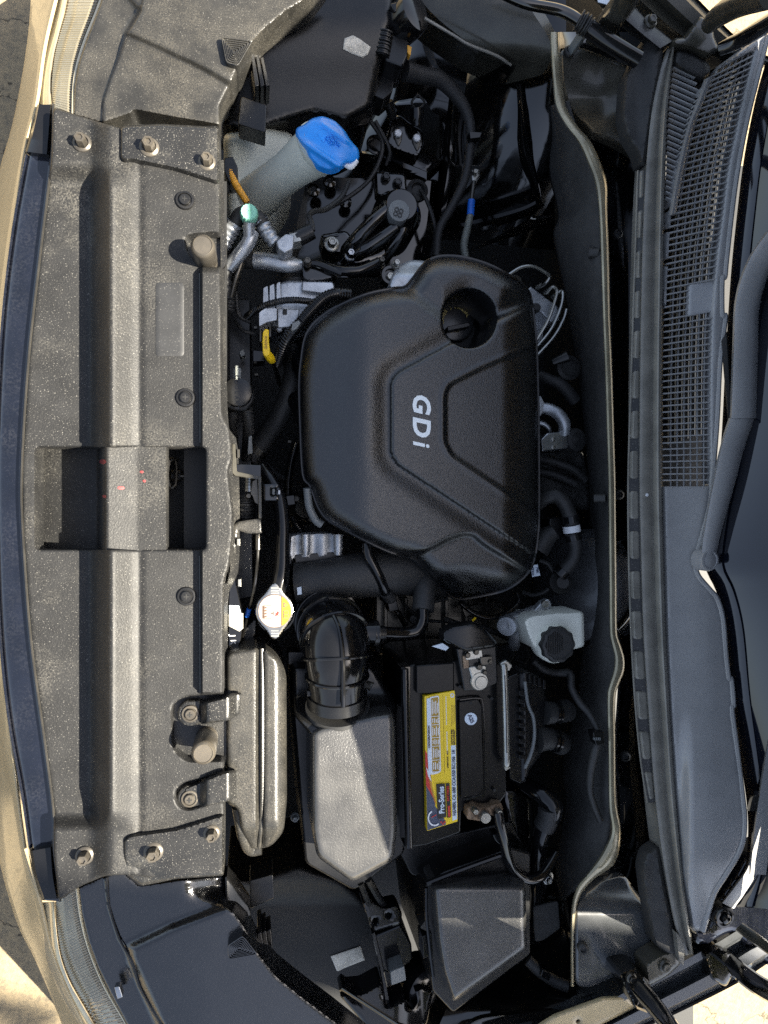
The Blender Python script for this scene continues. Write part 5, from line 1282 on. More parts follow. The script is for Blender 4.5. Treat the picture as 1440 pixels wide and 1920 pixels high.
bh = thing('breather_hose', 'thin bent black hose leaving the lower edge of the engine cover', 'hose', P(710, 1080, -.1))
mk('hose', tube([(688, 1020, -.055), (690, 1040, -.052), (700, 1060, -.052), (714, 1088, -.056), (722, 1108, -.065), (734, 1124, -.08)], .0078, 14), 'plastic_gloss', bh)
mk('clamp', tube([(723, 1110, -.067), (732, 1122, -.078)], .0098, 12, straight=True), 'rubber', bh)
ph = thing('vacuum_hose', 'black bent hose with foam sleeve below the engine cover point', 'hose', P(790, 1150, -.1))
mk('sleeve', tube([(800, 1070, -.09), (797, 1100, -.075), (793, 1145, -.062)], .0170, 20, k=6), 'rubber', ph)
mk('hose', tube([(793, 1140, -.062), (792, 1165, -.060), (782, 1182, -.058), (760, 1188, -.056), (730, 1187, -.050), (706, 1187, -.044)], .0092, 16), 'plastic_gloss', ph)
mk('clamp', tube([(708, 1187, -.045), (720, 1187, -.047)], .0110, 14, straight=True), 'plastic', ph)
mk('collar', tube([(698, 1187, -.042), (706, 1187, -.043)], .0190, 24, straight=True), 'plastic', ph)
cn = thing('injector_connector', 'grey wiring plug with yellow lock tab under the cover edge', 'connector', P(745, 1060, -.12))
mk('plug', prism(rnd([(746, 1048), (764, 1048), (780, 1064), (776, 1082), (756, 1078)], 3), -.09, -.12), 'plastic', cn, bevel=.002)
mk('lock_tab', prism(rnd([(720, 1042), (730, 1040), (732, 1048), (722, 1048)], 1), -.068, -.075), 'yellow', cn, bevel=.0005)
mk('wire', tube([(725, 1048, -.075), (716, 1062, -.08), (724, 1072, -.085), (740, 1060, -.09)], .002, 6), 'cloth_tape', cn)
mk('wire', tube([(750, 1062, -.085), (740, 1075, -.09), (722, 1076, -.095)], .003, 6), 'cloth_tape', cn)

# ================================================================== battery
bat = thing('battery', 'black car battery with yellow label under its sunlit side of the bay', 'battery', P(850, 1420, -.22))
bat['label'] = 'black car battery with yellow label lying beside the air filter box'
bt = rnd([(758, 1256), (770, 1246), (850, 1238), (934, 1236), (946, 1260), (950, 1490), (938, 1506), (866, 1520), (864, 1562), (800, 1586), (768, 1590), (760, 1560)], 5)
bz = -.030
mk('case', prism(bt, bz - .006, -.21), 'battery_black', bat, bevel=.003, seg=3)
mk('side_ledge', strip([(750, 1252, -.020), (752, 1400, -.020), (758, 1590, -.020)], [(770, 1250, -.022), (770, 1400, -.022), (772, 1588, -.022)], [(0, -.02), (.1, 0), (.45, .001), (.5, -.004), (.95, -.004), (1, -.012)], 6, skirt=.03), 'plastic_gloss', bat)
mk('front_rib', tube([(759, 1254, -.018), (762, 1400, -.018), (767, 1588, -.018)], .0055, 10), 'plastic_gloss', bat)
mk('lid_plate', prism(rnd([(860, 1316), (896, 1310), (904, 1322), (908, 1480), (898, 1492), (864, 1498)], 4), bz + .001, bz - .01), 'battery_black', bat, bevel=.0015)
mk('lid_bead', tube([(862, 1312, bz + .001), (895, 1309, bz + .001), (905, 1320, bz + .001), (910, 1400, bz + .001), (909, 1480, bz + .001), (900, 1492, bz + .001), (868, 1500, bz + .001)], .0016, 6), 'plastic_gloss', bat)
mk('carry_rib', prism(rnd([(780, 1248), (852, 1242), (852, 1296), (800, 1302), (780, 1300)], 4), bz + .004, bz - .01), 'battery_black', bat, bevel=.002)
for (u, v) in ((883, 1318), (887, 1494), (922, 1310), (927, 1482), (862, 1288)):
    mk('vent_plug', lathe(P(u, v, bz + .001), [(.0024, -.004), (.0024, .0006), (0, .0006)], n=10), 'flat_black', bat)
# label, printed
lab = [(796, 1306), (852, 1295), (853, 1300), (858, 1540), (801, 1558), (799, 1480), (797, 1400)]
lz = bz + .0075
lb_ = mk('label', prism(lab, lz, bz - .008), 'label_yellow', bat, label='yellow printed battery label', smooth=0)
def lp(name, pts, m, k=1, th=.0003):
    return mk(name, prism(pts, lz + .00035 * k, lz + .00035 * k - .0003), m, lb_, smooth=0)
lp('slate_patch', [(797, 1420), (801, 1440), (812, 1470), (816, 1512), (836, 1540), (836, 1546), (801.4, 1557), (799.4, 1480)], 'label_slate')
lp('red_flash', [(797, 1406), (806, 1424), (812, 1452), (817, 1510), (812, 1496), (801, 1476), (799, 1472)], 'label_red', 2)
lp('orange_flash', [(803, 1452), (812, 1462), (816, 1508), (808, 1480)], 'orange', 3)
lp('yellow_flash', [(806, 1440), (813, 1448), (816, 1498), (811, 1476)], 'label_yellow', 4)
lp('white_flash', [(799, 1438), (806, 1450), (809, 1466), (803, 1456)], 'white', 4)
lp('pale_band', [(800, 1310), (806, 1309), (809, 1452), (804, 1454), (802, 1420)], 'label_blue', 5)
lp('panel_border', rnd([(806, 1307), (823, 1304), (827, 1446), (822, 1450), (809, 1453)], 3), 'white', 5)
lp('panel_fill', rnd([(808, 1309.5), (821.5, 1307), (825, 1444), (821, 1447), (811, 1449)], 2), 'label_ochre', 6)
for k, (v0, v1) in enumerate(((1312, 1340), (1346, 1356), (1362, 1380), (1386, 1396), (1402, 1422), (1428, 1444))):
    sh_ = (v0 - 1310) * .024
    lp('cell_rule', [(808 + sh_, v1 + 3), (823 + sh_, v1 + 2), (823 + sh_, v1 + 3), (808 + sh_, v1 + 4)], 'white', 7)
    for j in range(4):
        u = 809.5 + sh_ + j * 3.4
        e = [0, 4, 2, 6][(j + k) % 4] * (v1 - v0) / 28
        lp('text_line', [(u, v0 + e), (u + 1.5, v0 + e), (u + 1.5 + .2, v1 - e * .6), (u + .2, v1 - e * .6)], 'white', 7)
for k in range(18):
    lp('dash', rect(835.3 + .2 * k * .3, 1306 + k * 3.0, 837 + .2 * k * .3, 1308 + k * 3.0), 'white', 1)
for k in range(14):
    lp('dash', rect(837 + .06 * k, 1372 + k * 3.0, 838.8 + .06 * k, 1374 + k * 3.0), 'white', 1)
lp('rule_line', [(830, 1304), (830.6, 1304), (834, 1450), (833.4, 1450)], 'label_ochre', 1)
for k in range(3):
    lp('fine_print', rect(846.5 + 2.6 * k, 1322, 847.2 + 2.6 * k, 1362 - 4 * k), 'label_ochre', 1)
lp('recycle_mark', rnd([(844, 1302), (848, 1299), (852, 1302), (851, 1308), (845, 1308)], 2), 'white', 1)
lp('recycle_centre', rnd([(846, 1303), (848, 1301.5), (850, 1303), (849, 1306), (847, 1306)], 1), 'label_yellow', 2)
lp('spec_strip', [(845.5, 1398), (854.5, 1397), (857, 1536), (848.5, 1539)], 'label_blue', 1)
text('print', 'H6/48SL CA 688 CCA:550 RC:106  18', 851.4, 1468, lz + .0009, 9.6, 91, 'label_slate', lb_, bold=.18, sx=.86)
text('print', 'MONTHS FREE', 847.4, 1382, lz + .0006, 4.6, 91, 'brown_ink', lb_, bold=.1)
text('print', 'REPLACEMENT', 851.6, 1382, lz + .0006, 4.6, 91, 'brown_ink', lb_, bold=.1)
text('print', 'DANGER/POISON', 804.5, 1382, lz + .0023, 5.6, 91, 'brown_ink', lb_, bold=.1)
text('print', 'SAVING DATE   YEAR', 839.5, 1424, lz + .0006, 3.6, 91, 'brown_ink', lb_, bold=.1)
lp('logo_field', [(818, 1470), (834, 1469), (837, 1532), (821, 1536)], 'label_black', 5)
lp('logo_strip', [(836, 1469), (843, 1468.5), (846, 1532), (839, 1534)], 'label_black', 5)
text('print', 'Pro-Series', 828.2, 1500, lz + .0022, 15.0, 91.5, 'label_blue', lb_, bold=.45, sx=.86)
text('print', 'BATTERIES', 840, 1488, lz + .0022, 6.4, 91.5, 'label_red', lb_, bold=.15, sx=1.0)
lp('logo_rule', [(839.6, 1511), (844, 1511), (845, 1531), (840.6, 1532)], 'label_red', 6)
gau = [(815 + 13 * math.cos(a), 1534 + 15 * math.sin(a)) for a in np.linspace(-2.0, -5.4, 24)] + [(815 + 10.6 * math.cos(a), 1534 + 12.4 * math.sin(a)) for a in np.linspace(-5.4, -2.0, 24)]
lp('gauge_ring', gau, 'white', 6)
lp('gauge_needle', [(809, 1532), (818, 1527), (818.6, 1528), (809.5, 1533.4)], 'label_red', 6)
for k in range(3):
    lp('chequer', rect(826 + 3.2 * k, 1540 + (k % 2) * 3, 829 + 3.2 * k, 1543 + (k % 2) * 3), 'label_red', 6)
mk('round_sticker', prism(circ(883, 1348, 11.5, 32), bz + .0022, bz), 'label_blue', bat, smooth=0)
text('sticker_print', 'A25', 883, 1348, bz + .0026, 11, -68, 'label_slate', bat, bold=.35)
# positive terminal under its cover
pt = thing('positive_terminal', 'battery plus clamp with fusible links under a black cover', 'battery terminal', P(895, 1240, -.05))
mk('terminal_post', lathe(P(897, 1276, bz), [(.010, -.004), (.010, .012), (.009, .014), (0, .014)], n=20), 'zinc', pt)
mk('clamp', prism(rnd([(878, 1250), (912, 1246), (914, 1276), (904, 1290), (888, 1286)], 5), bz + .011, bz + .001), 'zinc', pt, bevel=.002)
mk('clamp_ring', lathe(P(897, 1276, bz + .006), [(.0135, -.004), (.0140, .004), (.0125, .006), (.0105, .006)], n=24), 'zinc', pt)
mk('fuse_link', prism(rnd([(872, 1222), (904, 1218), (906, 1234), (874, 1238)], 3), bz + .013, bz + .009), 'zinc', pt, bevel=.001)
mk('fuse_link', prism(rnd([(900, 1232), (924, 1230), (922, 1246), (902, 1248)], 3), bz + .015, bz + .009), 'steel_dark', pt, bevel=.001)
mk('copper_tab', prism(rnd([(868, 1230), (878, 1228), (880, 1252), (870, 1254)], 2), bz + .012, bz + .002), 'rust', pt, bevel=.001)
for (u, v, r) in ((876, 1228, 6), (892, 1222, 6), (898, 1250, 6.5), (908, 1260, 5), (918, 1240, 5.5)):
    hexbolt(pt, u, v, bz + .013, r * .85, .005, m='steel_dark', name='nut', flange=1.2)
mk('fuse_base', prism(rnd([(856, 1216), (930, 1208), (934, 1280), (910, 1292), (870, 1296), (864, 1260)], 4), bz + .008, bz - .02), 'plastic', pt, bevel=.002)
mk('black_cover', field(rnd([(829, 1184), (846, 1174), (890, 1167), (908, 1178), (933, 1206), (928, 1214), (872, 1222), (860, 1216), (830, 1200)], 6), lambda u, v: bz + .034 - .006 * ((u - 880) / 50.) ** 2, 3, 6, .008, skirt_rel=.02), 'plastic', pt)
mk('white_tag', prism([(810, 1212), (830, 1206), (842, 1214), (836, 1220)], bz + .004, bz + .002), 'label_blue', pt, smooth=0)
# negative terminal with strap cable
ng = thing('negative_terminal', 'corroded battery minus clamp with brown rust', 'battery terminal', P(900, 1520, -.05))
mk('clamp', field(rnd([(874, 1514), (888, 1508), (912, 1514), (922, 1508), (940, 1504), (944, 1520), (930, 1530), (916, 1528), (908, 1540), (892, 1538), (876, 1536)], 4), lambda u, v: bz + .010 + .003 * np.sin(u / 3.) * np.cos(v / 4.), 2, 3, .003, skirt_rel=.016), 'rust', ng)
mk('terminal_post', lathe(P(905, 1526, bz + .004), [(.0085, -.004), (.0085, .013), (.0075, .015), (0, .015)], n=20), 'zinc', ng)
for (u, v) in ((889, 1518), (934, 1520)):
    hexbolt(ng, u, v, bz + .012, 6, .009, m='zinc', name='nut', flange=1.1)
gc = thing('ground_cable', 'black battery ground cable curving down to a bolt on the body', 'cable', P(960, 1590, -.1))
mk('strap', tube([(934, 1522, -.015), (938, 1545, -.014), (944, 1570, -.020), (950, 1600, -.035), (962, 1630, -.05), (985, 1648, -.06), (1012, 1644, -.065), (1030, 1622, -.075), (1042, 1600, -.085)], .0078, 12), 'plastic_gloss', gc)
mk('eyelet', field(rnd([(1016, 1642), (1030, 1628), (1038, 1640), (1036, 1656), (1022, 1660)], 6), lambda u, v: -.08 + 0 * u, 2.5, 2, .001, skirt_rel=.004), 'zinc', gc)
hexbolt(gc, 1028, 1649, -.078, 6, .007, m='steel')
mk('clip', prism(rnd([(924, 1566), (936, 1562), (950, 1580), (944, 1590), (930, 1578)], 3), -.03, -.05), 'plastic_gloss', gc, bevel=.002)
# hold-down rod
hd = thing('battery_holddown', 'galvanised steel battery hold-down bar right of the battery', 'hold-down bar', P(946, 1330, -.06))
mk('bar', tube([(944, 1246, -.012), (946, 1260, -.010), (948, 1330, -.010), (950, 1420, -.010), (949, 1436, -.014)], .0052, 10), 'zinc', hd)
mk('slot_line', tube([(946.5, 1266, -.0048), (949, 1330, -.0048), (950.5, 1412, -.0048)], .0008, 6), 'flat_black', hd)
mk('end_hook', prism(rnd([(938, 1244), (950, 1238), (962, 1248), (956, 1258), (944, 1258)], 3), -.012, -.02), 'zinc', hd, bevel=.0015)
mk('end_hook', prism(rnd([(944, 1432), (954, 1432), (958, 1440), (948, 1446)], 2), -.014, -.022), 'zinc', hd, bevel=.0015)

# ================================================================== engine control connector box
ec_ = thing('control_unit_plug', 'black lever-lock wiring plug right of the battery with two loom outlets', 'connector', P(1000, 1360, -.2))
mk('module', prism(rnd([(952, 1270), (972, 1262), (978, 1470), (956, 1460)], 4), -.045, -.2), 'plastic_gloss', ec_, bevel=.002)
mk('shroud', field(rnd([(968, 1262), (990, 1258), (1016, 1272), (1024, 1298), (1028, 1390), (1010, 1420), (992, 1446), (984, 1468), (968, 1466), (970, 1360)], 6), lambda u, v: -.045 - .0004 * np.abs(u - 985), 3, 5, .006, skirt_rel=.06), 'plastic', ec_)
mk('lever_edge', tube([(984, 1278, -.036), (990, 1320, -.034), (1000, 1346, -.034), (1002, 1380, -.034), (996, 1412, -.035), (984, 1440, -.038)], .0026, 8), 'grey_plastic', ec_)
for k in range(9):
    v = 1296 + k * 15
    mk('rack_tooth', prism(rect(974, v, 985, v + 8, 1), -.036, -.05), 'plastic_gloss', ec_, bevel=.0008)
for k in range(4):
    mk('top_tooth', prism(rect(992 + 9 * k, 1264 + 4 * k, 997 + 9 * k, 1280 + 4 * k, 1), -.042, -.055), 'plastic_gloss', ec_, bevel=.0008)
mk('outlet', tube([(1020, 1336, -.06), (1040, 1336, -.065), (1062, 1332, -.085)], [.018, .017, .018], 20), 'rubber', ec_)
mk('outlet', tube([(1006, 1386, -.06), (1030, 1384, -.065), (1052, 1394, -.085)], [.020, .018, .018], 20), 'rubber', ec_)
for (u, v) in ((1034, 1336), (1040, 1336), (1032, 1385), (1039, 1387)):
    mk('clamp_band', tube([(u, v, -.064), (u + 4, v, -.065)], .0192, 20, straight=True), 'plastic_gloss', ec_)

# ================================================================== fuse box
fz = thing('fuse_box', 'black grained fuse box lid below the battery', 'fuse box', P(890, 1740, -.3))
fo = rnd([(812, 1662), (880, 1646), (976, 1634), (985, 1650), (988, 1780), (940, 1815), (850, 1880), (830, 1820), (820, 1760)], 8)
mk('lid', field(fo, lambda u, v: -.025 - .025 * sm(v, 1670, 1640) + 0 * u, 3.5, 10, .014, skirt_rel=.06), 'box_grain_dark', fz, smooth=50)
mk('base', prism(rnd([(796, 1664), (830, 1636), (870, 1622), (960, 1590), (995, 1600), (996, 1790), (850, 1900), (812, 1860), (800, 1760)], 6), -.065, -.3), 'plastic', fz, bevel=.003)
mk('lid_rail', tube([(800, 1656, -.048), (830, 1644, -.045), (872, 1628, -.043), (950, 1600, -.043)], .004, 8), 'plastic_gloss', fz)
mk('lid_rail', tube([(799, 1664, -.05), (800, 1720, -.05), (806, 1780, -.055), (812, 1830, -.06)], .003, 8), 'plastic_gloss', fz)
mk('side_clip', prism(rnd([(788, 1740), (800, 1722), (804, 1748)], 2), -.05, -.09), 'plastic', fz, bevel=.001)
mk('side_clip', prism(rnd([(792, 1756), (810, 1750), (812, 1790), (794, 1798)], 2), -.06, -.09), 'plastic_gloss', fz, bevel=.0015)
tr_ = thing('battery_tray', 'black battery tray edge in shadow between battery and fuse box', 'tray', P(860, 1600, -.25))
mk('tray', prism(rnd([(745, 1590), (870, 1560), (960, 1540), (990, 1600), (880, 1630), (800, 1650), (770, 1640)], 6), -.12, -.25), 'plastic', tr_, bevel=.003)

# ================================================================== lamp plug cluster, lower left of the fuse box
lc = thing('lamp_bracket', 'glossy black plastic bracket with plug and square hole behind the lower headlamp', 'bracket', P(720, 1800, -.25))
mk('upper_arm', field(rnd([(678, 1692), (694, 1688), (720, 1702), (745, 1696), (754, 1712), (752, 1732), (700, 1748), (690, 1730)], 5), lambda u, v: -.12 + 0 * u, 3, 4, .004, skirt_rel=.03, holes=[rnd([(698, 1722), (708, 1720), (708, 1734), (700, 1734)], 2), rnd([(723, 1712), (732, 1710), (736, 1720), (726, 1722)], 2)]), 'plastic_gloss', lc)
mk('plug_body', prism(rnd([(700, 1756), (752, 1734), (772, 1770), (774, 1800), (740, 1830), (716, 1820)], 6), -.13, -.2), 'plastic_gloss', lc, bevel=.003)
mk('side_plate', strip([(696, 1752, -.11), (708, 1800, -.11), (716, 1840, -.11), (722, 1884, -.11)], [(704, 1748, -.11), (716, 1798, -.11), (724, 1838, -.11), (732, 1880, -.11)], [(0, -.01), (.2, 0), (.8, 0), (1, -.01)], 6, skirt=.05), 'plastic_gloss', lc)
mk('shelf', field(rnd([(636, 1866), (680, 1862), (716, 1842), (724, 1890), (760, 1874), (790, 1850), (812, 1860), (800, 1920), (760, 1960), (700, 1940)], 6), lambda u, v: -.10 - .02 * sm(u, 740, 800), 4, 5, .004, skirt_rel=.04, holes=[rnd([(762, 1868), (780, 1858), (784, 1880), (774, 1894), (762, 1892)], 5)]), 'plastic_gloss', lc)
mk('connector', prism(rnd([(732, 1822), (758, 1812), (762, 1838), (734, 1848)], 2), -.10, -.15), 'grey_plastic', lc, bevel=.0015)
mk('round_cover', lathe(P(795, 1850, -.15), [(.034, -.04), (.036, -.01), (.034, .006), (.026, .012), (0, .014)], (.4, -.1, 1), 28), 'plastic_gloss', lc)

# ================================================================== washer reservoir
wa = thing('washer_reservoir', 'cloudy white washer fluid bottle with angled filler neck', 'reservoir', P(480, 330, -.3))
mk('bottle', field(rnd([(418, 250), (500, 236), (552, 250), (552, 330), (520, 380), (512, 420), (470, 440), (424, 430)], 16), lambda u, v: -.13 - .03 * sm(u, 440, 540), 5, 18, .03, skirt_rel=.15), 'tank', wa)
mk('neck', tube([(470, 380, -.16), (500, 355, -.12), (540, 322, -.075), (575, 295, -.045), (602, 276, -.026)], [.035, .031, .028, .032, .036], 30), 'tank', wa)
mk('neck_mouth', lathe(P(606, 272, -.022), [(.036, -.012), (.0385, -.006), (.0385, .002), (.034, .004)], (.25, .25, 1), 32), 'tank', wa)
capw = rnd([(554, 240), (570, 234), (584, 222), (604, 217), (628, 226), (646, 244), (658, 264), (673, 280), (674, 298), (664, 306), (648, 306), (634, 318), (618, 321), (598, 314), (582, 298), (570, 274), (556, 256)], 7)
def cap_z(u, v):
    # a flap tilted to the upper left, with a raised pinch ridge along its length
    s = ((u - 614) * .83 + (v - 270) * .56)
    q = (-(u - 614) * .56 + (v - 270) * .83)
    z = .010 - .012 * (s / 62) ** 2 - .008 * (q / 44) ** 2
    z = z + .0085 * np.exp(-((q - 22) / 6.5) ** 2) * sm(s, -55, -30) * (1 - sm(s, 45, 66)) + .006 * np.exp(-((q + 26) / 6) ** 2) * sm(s, -50, -25) * (1 - sm(s, 20, 48))
    return z - .004
wc = mk('washer_cap', field(capw, cap_z, 2.5, 5, .005, skirt_rel=.010), 'blue_cap', wa, smooth=60, label='bright blue washer filler cap with pointed tabs')
mk('hinge_pin', tube([(646, 306, -.012), (658, 312, -.012), (668, 300, -.010)], .0045, 10), 'white', wc)
c0 = (606, 262)
mk('fan_symbol', field(np.array([(594, 250), (602, 243), (611, 244), (616, 252), (606, 268)]), lambda u, v: cap_z(u, v) + .0009, 2, 1, .0004), 'blue_cap', wc)
for k, w in enumerate(('WASHER', 'FLUID', 'ONLY')):
    text('raised_word', w, 627 - 7 * k + 3, 262 + 1 * k, float(cap_z(np.array(624. - 7 * k), np.array(262.))) + .0014, 7, -56, 'blue_cap', wc, th=.0016, bold=.1)

# ---- orange loomed wire near the washer pump
ow = thing('pump_wire', 'orange taped wire with black plug beside the washer bottle', 'wiring', P(446, 340, -.12))
mk('taped_wire', tube([(432, 322, -.075), (440, 342, -.072), (452, 362, -.07), (464, 380, -.072)], .0052, 10, ribs=.12, pitch=.003), 'orange', ow)
mk('plug', prism(rnd([(420, 296), (436, 292), (446, 312), (444, 338), (428, 340), (420, 320)], 4), -.07, -.11), 'plastic', ow, bevel=.0015)
mk('lead', tube([(430, 336, -.085), (424, 360, -.09), (418, 388, -.10)], .0045, 8), 'rubber', ow)

# ================================================================== air conditioning lines
ac = thing('refrigerant_line', 'bent aluminium air conditioning line with crimped hose ends', 'pipe', P(450, 460, -.2))
mk('pipe', tube([(424, 506, -.075), (440, 488, -.066), (458, 466, -.058), (468, 450, -.055), (472, 436, -.056)], [.0098, .0098, .0098, .0100, .0104], 16), 'alum', ac)
mk('valve_stem', tube([(467, 452, -.056), (467, 430, -.046), (467, 408, -.036)], [.0080, .0080, .0078], 16, straight=True), 'alum', ac)
mk('crimp', tube([(440, 418, -.062), (430, 436, -.068), (416, 462, -.075)], .0120, 18, ribs=.13, pitch=.0078, straight=True), 'alum', ac)
mk('hose', tube([(440, 420, -.06), (452, 402, -.055), (468, 406, -.052), (486, 410, -.055), (492, 420, -.058)], .0105, 14), 'rubber', ac)
mk('crimp', tube([(488, 414, -.058), (500, 434, -.060), (516, 456, -.062)], [.0115, .0108, .0095], 18, ribs=.14, pitch=.0078, straight=True), 'alum', ac)
mk('fitting_block', prism(rnd([(518, 452), (536, 438), (552, 440), (550, 466), (534, 474), (522, 466)], 3), -.045, -.075), 'alum', ac, bevel=.002)
mk('sensor_nut', lathe(P(548, 452, -.062), [(.0125, -.002), (.0125, .010), (.0115, .012)], (1, .25, .1), 6), 'zinc', ac)
mk('sensor_plug', tube([(556, 448, -.062), (572, 440, -.060), (586, 433, -.058)], [.0120, .0120, .0115], 14, straight=True), 'plastic', ac)
mk('lower_pipe', tube([(478, 488, -.10), (500, 490, -.095), (528, 494, -.092), (545, 496, -.092), (566, 497, -.092)], [.0125, .0125, .0125, .0120, .0075], 18), 'alum', ac)
mk('lower_hose', tube([(446, 486, -.11), (478, 488, -.10)], .0130, 16, straight=True), 'rubber', ac)
mk('drop_hose', tube([(452, 492, -.085), (442, 522, -.09), (432, 560, -.10)], .0062, 12), 'steel_dark', ac)
mk('hose_collar', tube([(430, 556, -.098), (428, 580, -.105)], .0092, 14, ribs=.2, pitch=.006, straight=True), 'rubber', ac)
mk('side_collar', tube([(424, 510, -.07), (422, 560, -.075)], .0080, 14, ribs=.2, pitch=.012, straight=True), 'rubber', ac)
vc = mk('service_cap', lathe(P(467, 402, -.034), [(.0118, -.008), (.0122, .0), (.0120, .007), (.0105, .009), (0, .0094)], n=48, lobes=16, lobe_amp=.035), 'mint', ac, label='mint green ribbed service cap')
mk('collar', lathe(P(467, 406, -.040), [(.0095, -.006), (.0105, -.002), (.0100, .002)], n=24), 'alum', vc)
text('raised_letter', 'H', 467, 396, -.0245, 13, -90, 'mint', vc, th=.0012)

# small plug wire
pw = thing('sensor_wire', 'thin black sensor wire rising from the refrigerant plug', 'wiring', P(590, 420, -.1))
mk('wire', tube([(586, 433, -.058), (584, 418, -.06), (580, 404, -.07), (590, 396, -.08), (612, 392, -.10), (640, 370, -.13), (654, 340, -.16)], .0042, 8), 'rubber', pw)

# ================================================================== engine mount
em = thing('engine_mount', 'black cast engine mount with three arms and round capped bushing', 'engine mount', P(700, 440, -.28))
def arm(pts, r):
    mk('arm', tube(pts, r, 14), 'paint', em)
arm([(640, 486, -.165), (668, 450, -.135), (700, 415, -.12), (730, 390, -.115)], [.013, .012, .011, .010])
arm([(652, 492, -.165), (680, 470, -.14), (712, 448, -.13), (744, 425, -.12)], [.012, .012, .012, .010])
arm([(716, 486, -.165), (736, 462, -.145), (754, 434, -.13), (760, 405, -.125)], [.012, .011, .011, .009])
mk('web', field(rnd([(640, 482), (720, 392), (762, 392), (756, 440), (726, 486), (668, 500)], 10), lambda u, v: -.145 + 0 * u, 4, 10, .01, skirt_rel=.06), 'paint', em)
mk('bush_body', lathe(P(740, 412, -.16), [(.040, -.06), (.040, .02), (.034, .03), (.028, .05), (.024, .055), (0, .056)], n=32), 'paint', em)
mk('top_cap', lathe(P(747, 398, -.105), [(.0175, -.02), (.0175, .004), (.0165, .006), (0, .0064)], n=32), 'grey_plastic', em)
for k in range(4):
    a = k * math.pi / 2 + .5
    mk('cap_ring', lathe(P(747, 398, -.098) + np.array([.005 * math.cos(a), .005 * math.sin(a), 0]), [(.0036, -.001), (.0036, .0006), (.0024, .0006), (.0024, -.001)], n=14), 'rubber', em)
hexbolt(em, 656, 480, -.145, 8, .018, m='steel', flange=1.6)
hexbolt(em, 622, 458, -.14, 10, .014, m='zinc', flange=1.7)
mk('foot', field(rnd([(600, 440), (650, 432), (664, 452), (640, 476), (608, 470)], 8), lambda u, v: -.148 + 0 * u, 3, 5, .005, skirt_rel=.04), 'paint', em)
mk('mount_plate', field(rnd([(704, 322), (760, 326), (764, 362), (752, 372), (706, 366)], 5), lambda u, v: -.19 + .0 * u, 3, 3, .003, skirt_rel=.02), 'paint', em)
hexbolt(em, 723, 334, -.188, 9, .010, m='plastic_gloss', flange=1.25)
hexbolt(em, 745, 344, -.188, 9, .010, m='plastic_gloss', flange=1.25)
# bracket tube crossing in front
tbk = thing('support_tube', 'glossy black support bracket with tube above the alternator', 'bracket', P(620, 510, -.15))
mk('tube', tube([(610, 502, -.085), (640, 508, -.078), (670, 508, -.078), (694, 500, -.08), (716, 490, -.085)], .0072, 14), 'plastic_gloss', tbk)
mk('end_plate', field(rnd([(566, 496), (574, 486), (584, 486), (596, 500), (620, 504), (634, 520), (606, 526), (580, 528), (566, 522)], 5), lambda u, v: -.085 + 0 * u, 2.5, 4, .004, skirt_rel=.03), 'paint', tbk)
mk('joint_ring', lathe(P(732, 517, -.075), [(.0155, -.014), (.0160, 0), (.0140, .004), (.0100, .004), (.0090, -.002), (0, -.002)], n=28), 'paint', tbk)
hexbolt(tbk, 731, 520, -.078, 8, .008, m='zinc', flange=1.2)
hexbolt(tbk, 714, 492, -.08, 6, .014, m='steel_dark', flange=1.4)
hexbolt(tbk, 742, 496, -.07, 6, .012, m='zinc', flange=1.4)
hexbolt(tbk, 576, 492, -.075, 7, .010, m='steel_dark', flange=1.3)
mk('lower_tube', tube([(574, 492, -.08), (600, 496, -.078), (640, 514, -.076)], .005, 10), 'plastic_gloss', tbk)

# ---- crash sensor plate with two bolts
cs = thing('sensor_plate', 'black rounded sensor plate with two pale bolts and wiring plugs', 'sensor', P(760, 255, -.3))
mk('plate', field(rnd([(736, 222), (748, 214), (770, 232), (792, 244), (796, 270), (784, 296), (734, 278), (724, 264)], 8), lambda u, v: -.225 + 0 * u, 3, 5, .004, skirt_rel=.03), 'paint', cs)
for (u, v) in ((746, 251), (781, 260)):
    mk('tab', field(rnd([(u - 9, v - 4), (u, v - 12), (u + 9, v - 4), (u + 7, v + 14), (u + 2, v + 24), (u - 4, v + 14)], 4), lambda uu, vv: -.222 + 0 * uu, 2, 2, .001, skirt_rel=.004), 'steel_dark', cs)
    mk('bolt', lathe(P(u, v, -.221), [(.0065, 0), (.0062, .004), (.0048, .005), (.0045, .003), (0, .003)], n=18), 'white', cs)
mk('plug', tube([(736, 220, -.22), (732, 206, -.21), (728, 190, -.20)], .008, 12), 'plastic', cs)
mk('plug', tube([(782, 236, -.21), (782, 222, -.205), (781, 204, -.20)], [.010, .012, .012], 14), 'plastic_gloss', cs)
mk('wire', tube([(779, 206, -.20), (772, 192, -.19), (782, 178, -.18)], .002, 6), 'rubber', cs)
mk('wire', tube([(784, 206, -.20), (796, 192, -.19), (782, 176, -.18)], .002, 6), 'rubber', cs)

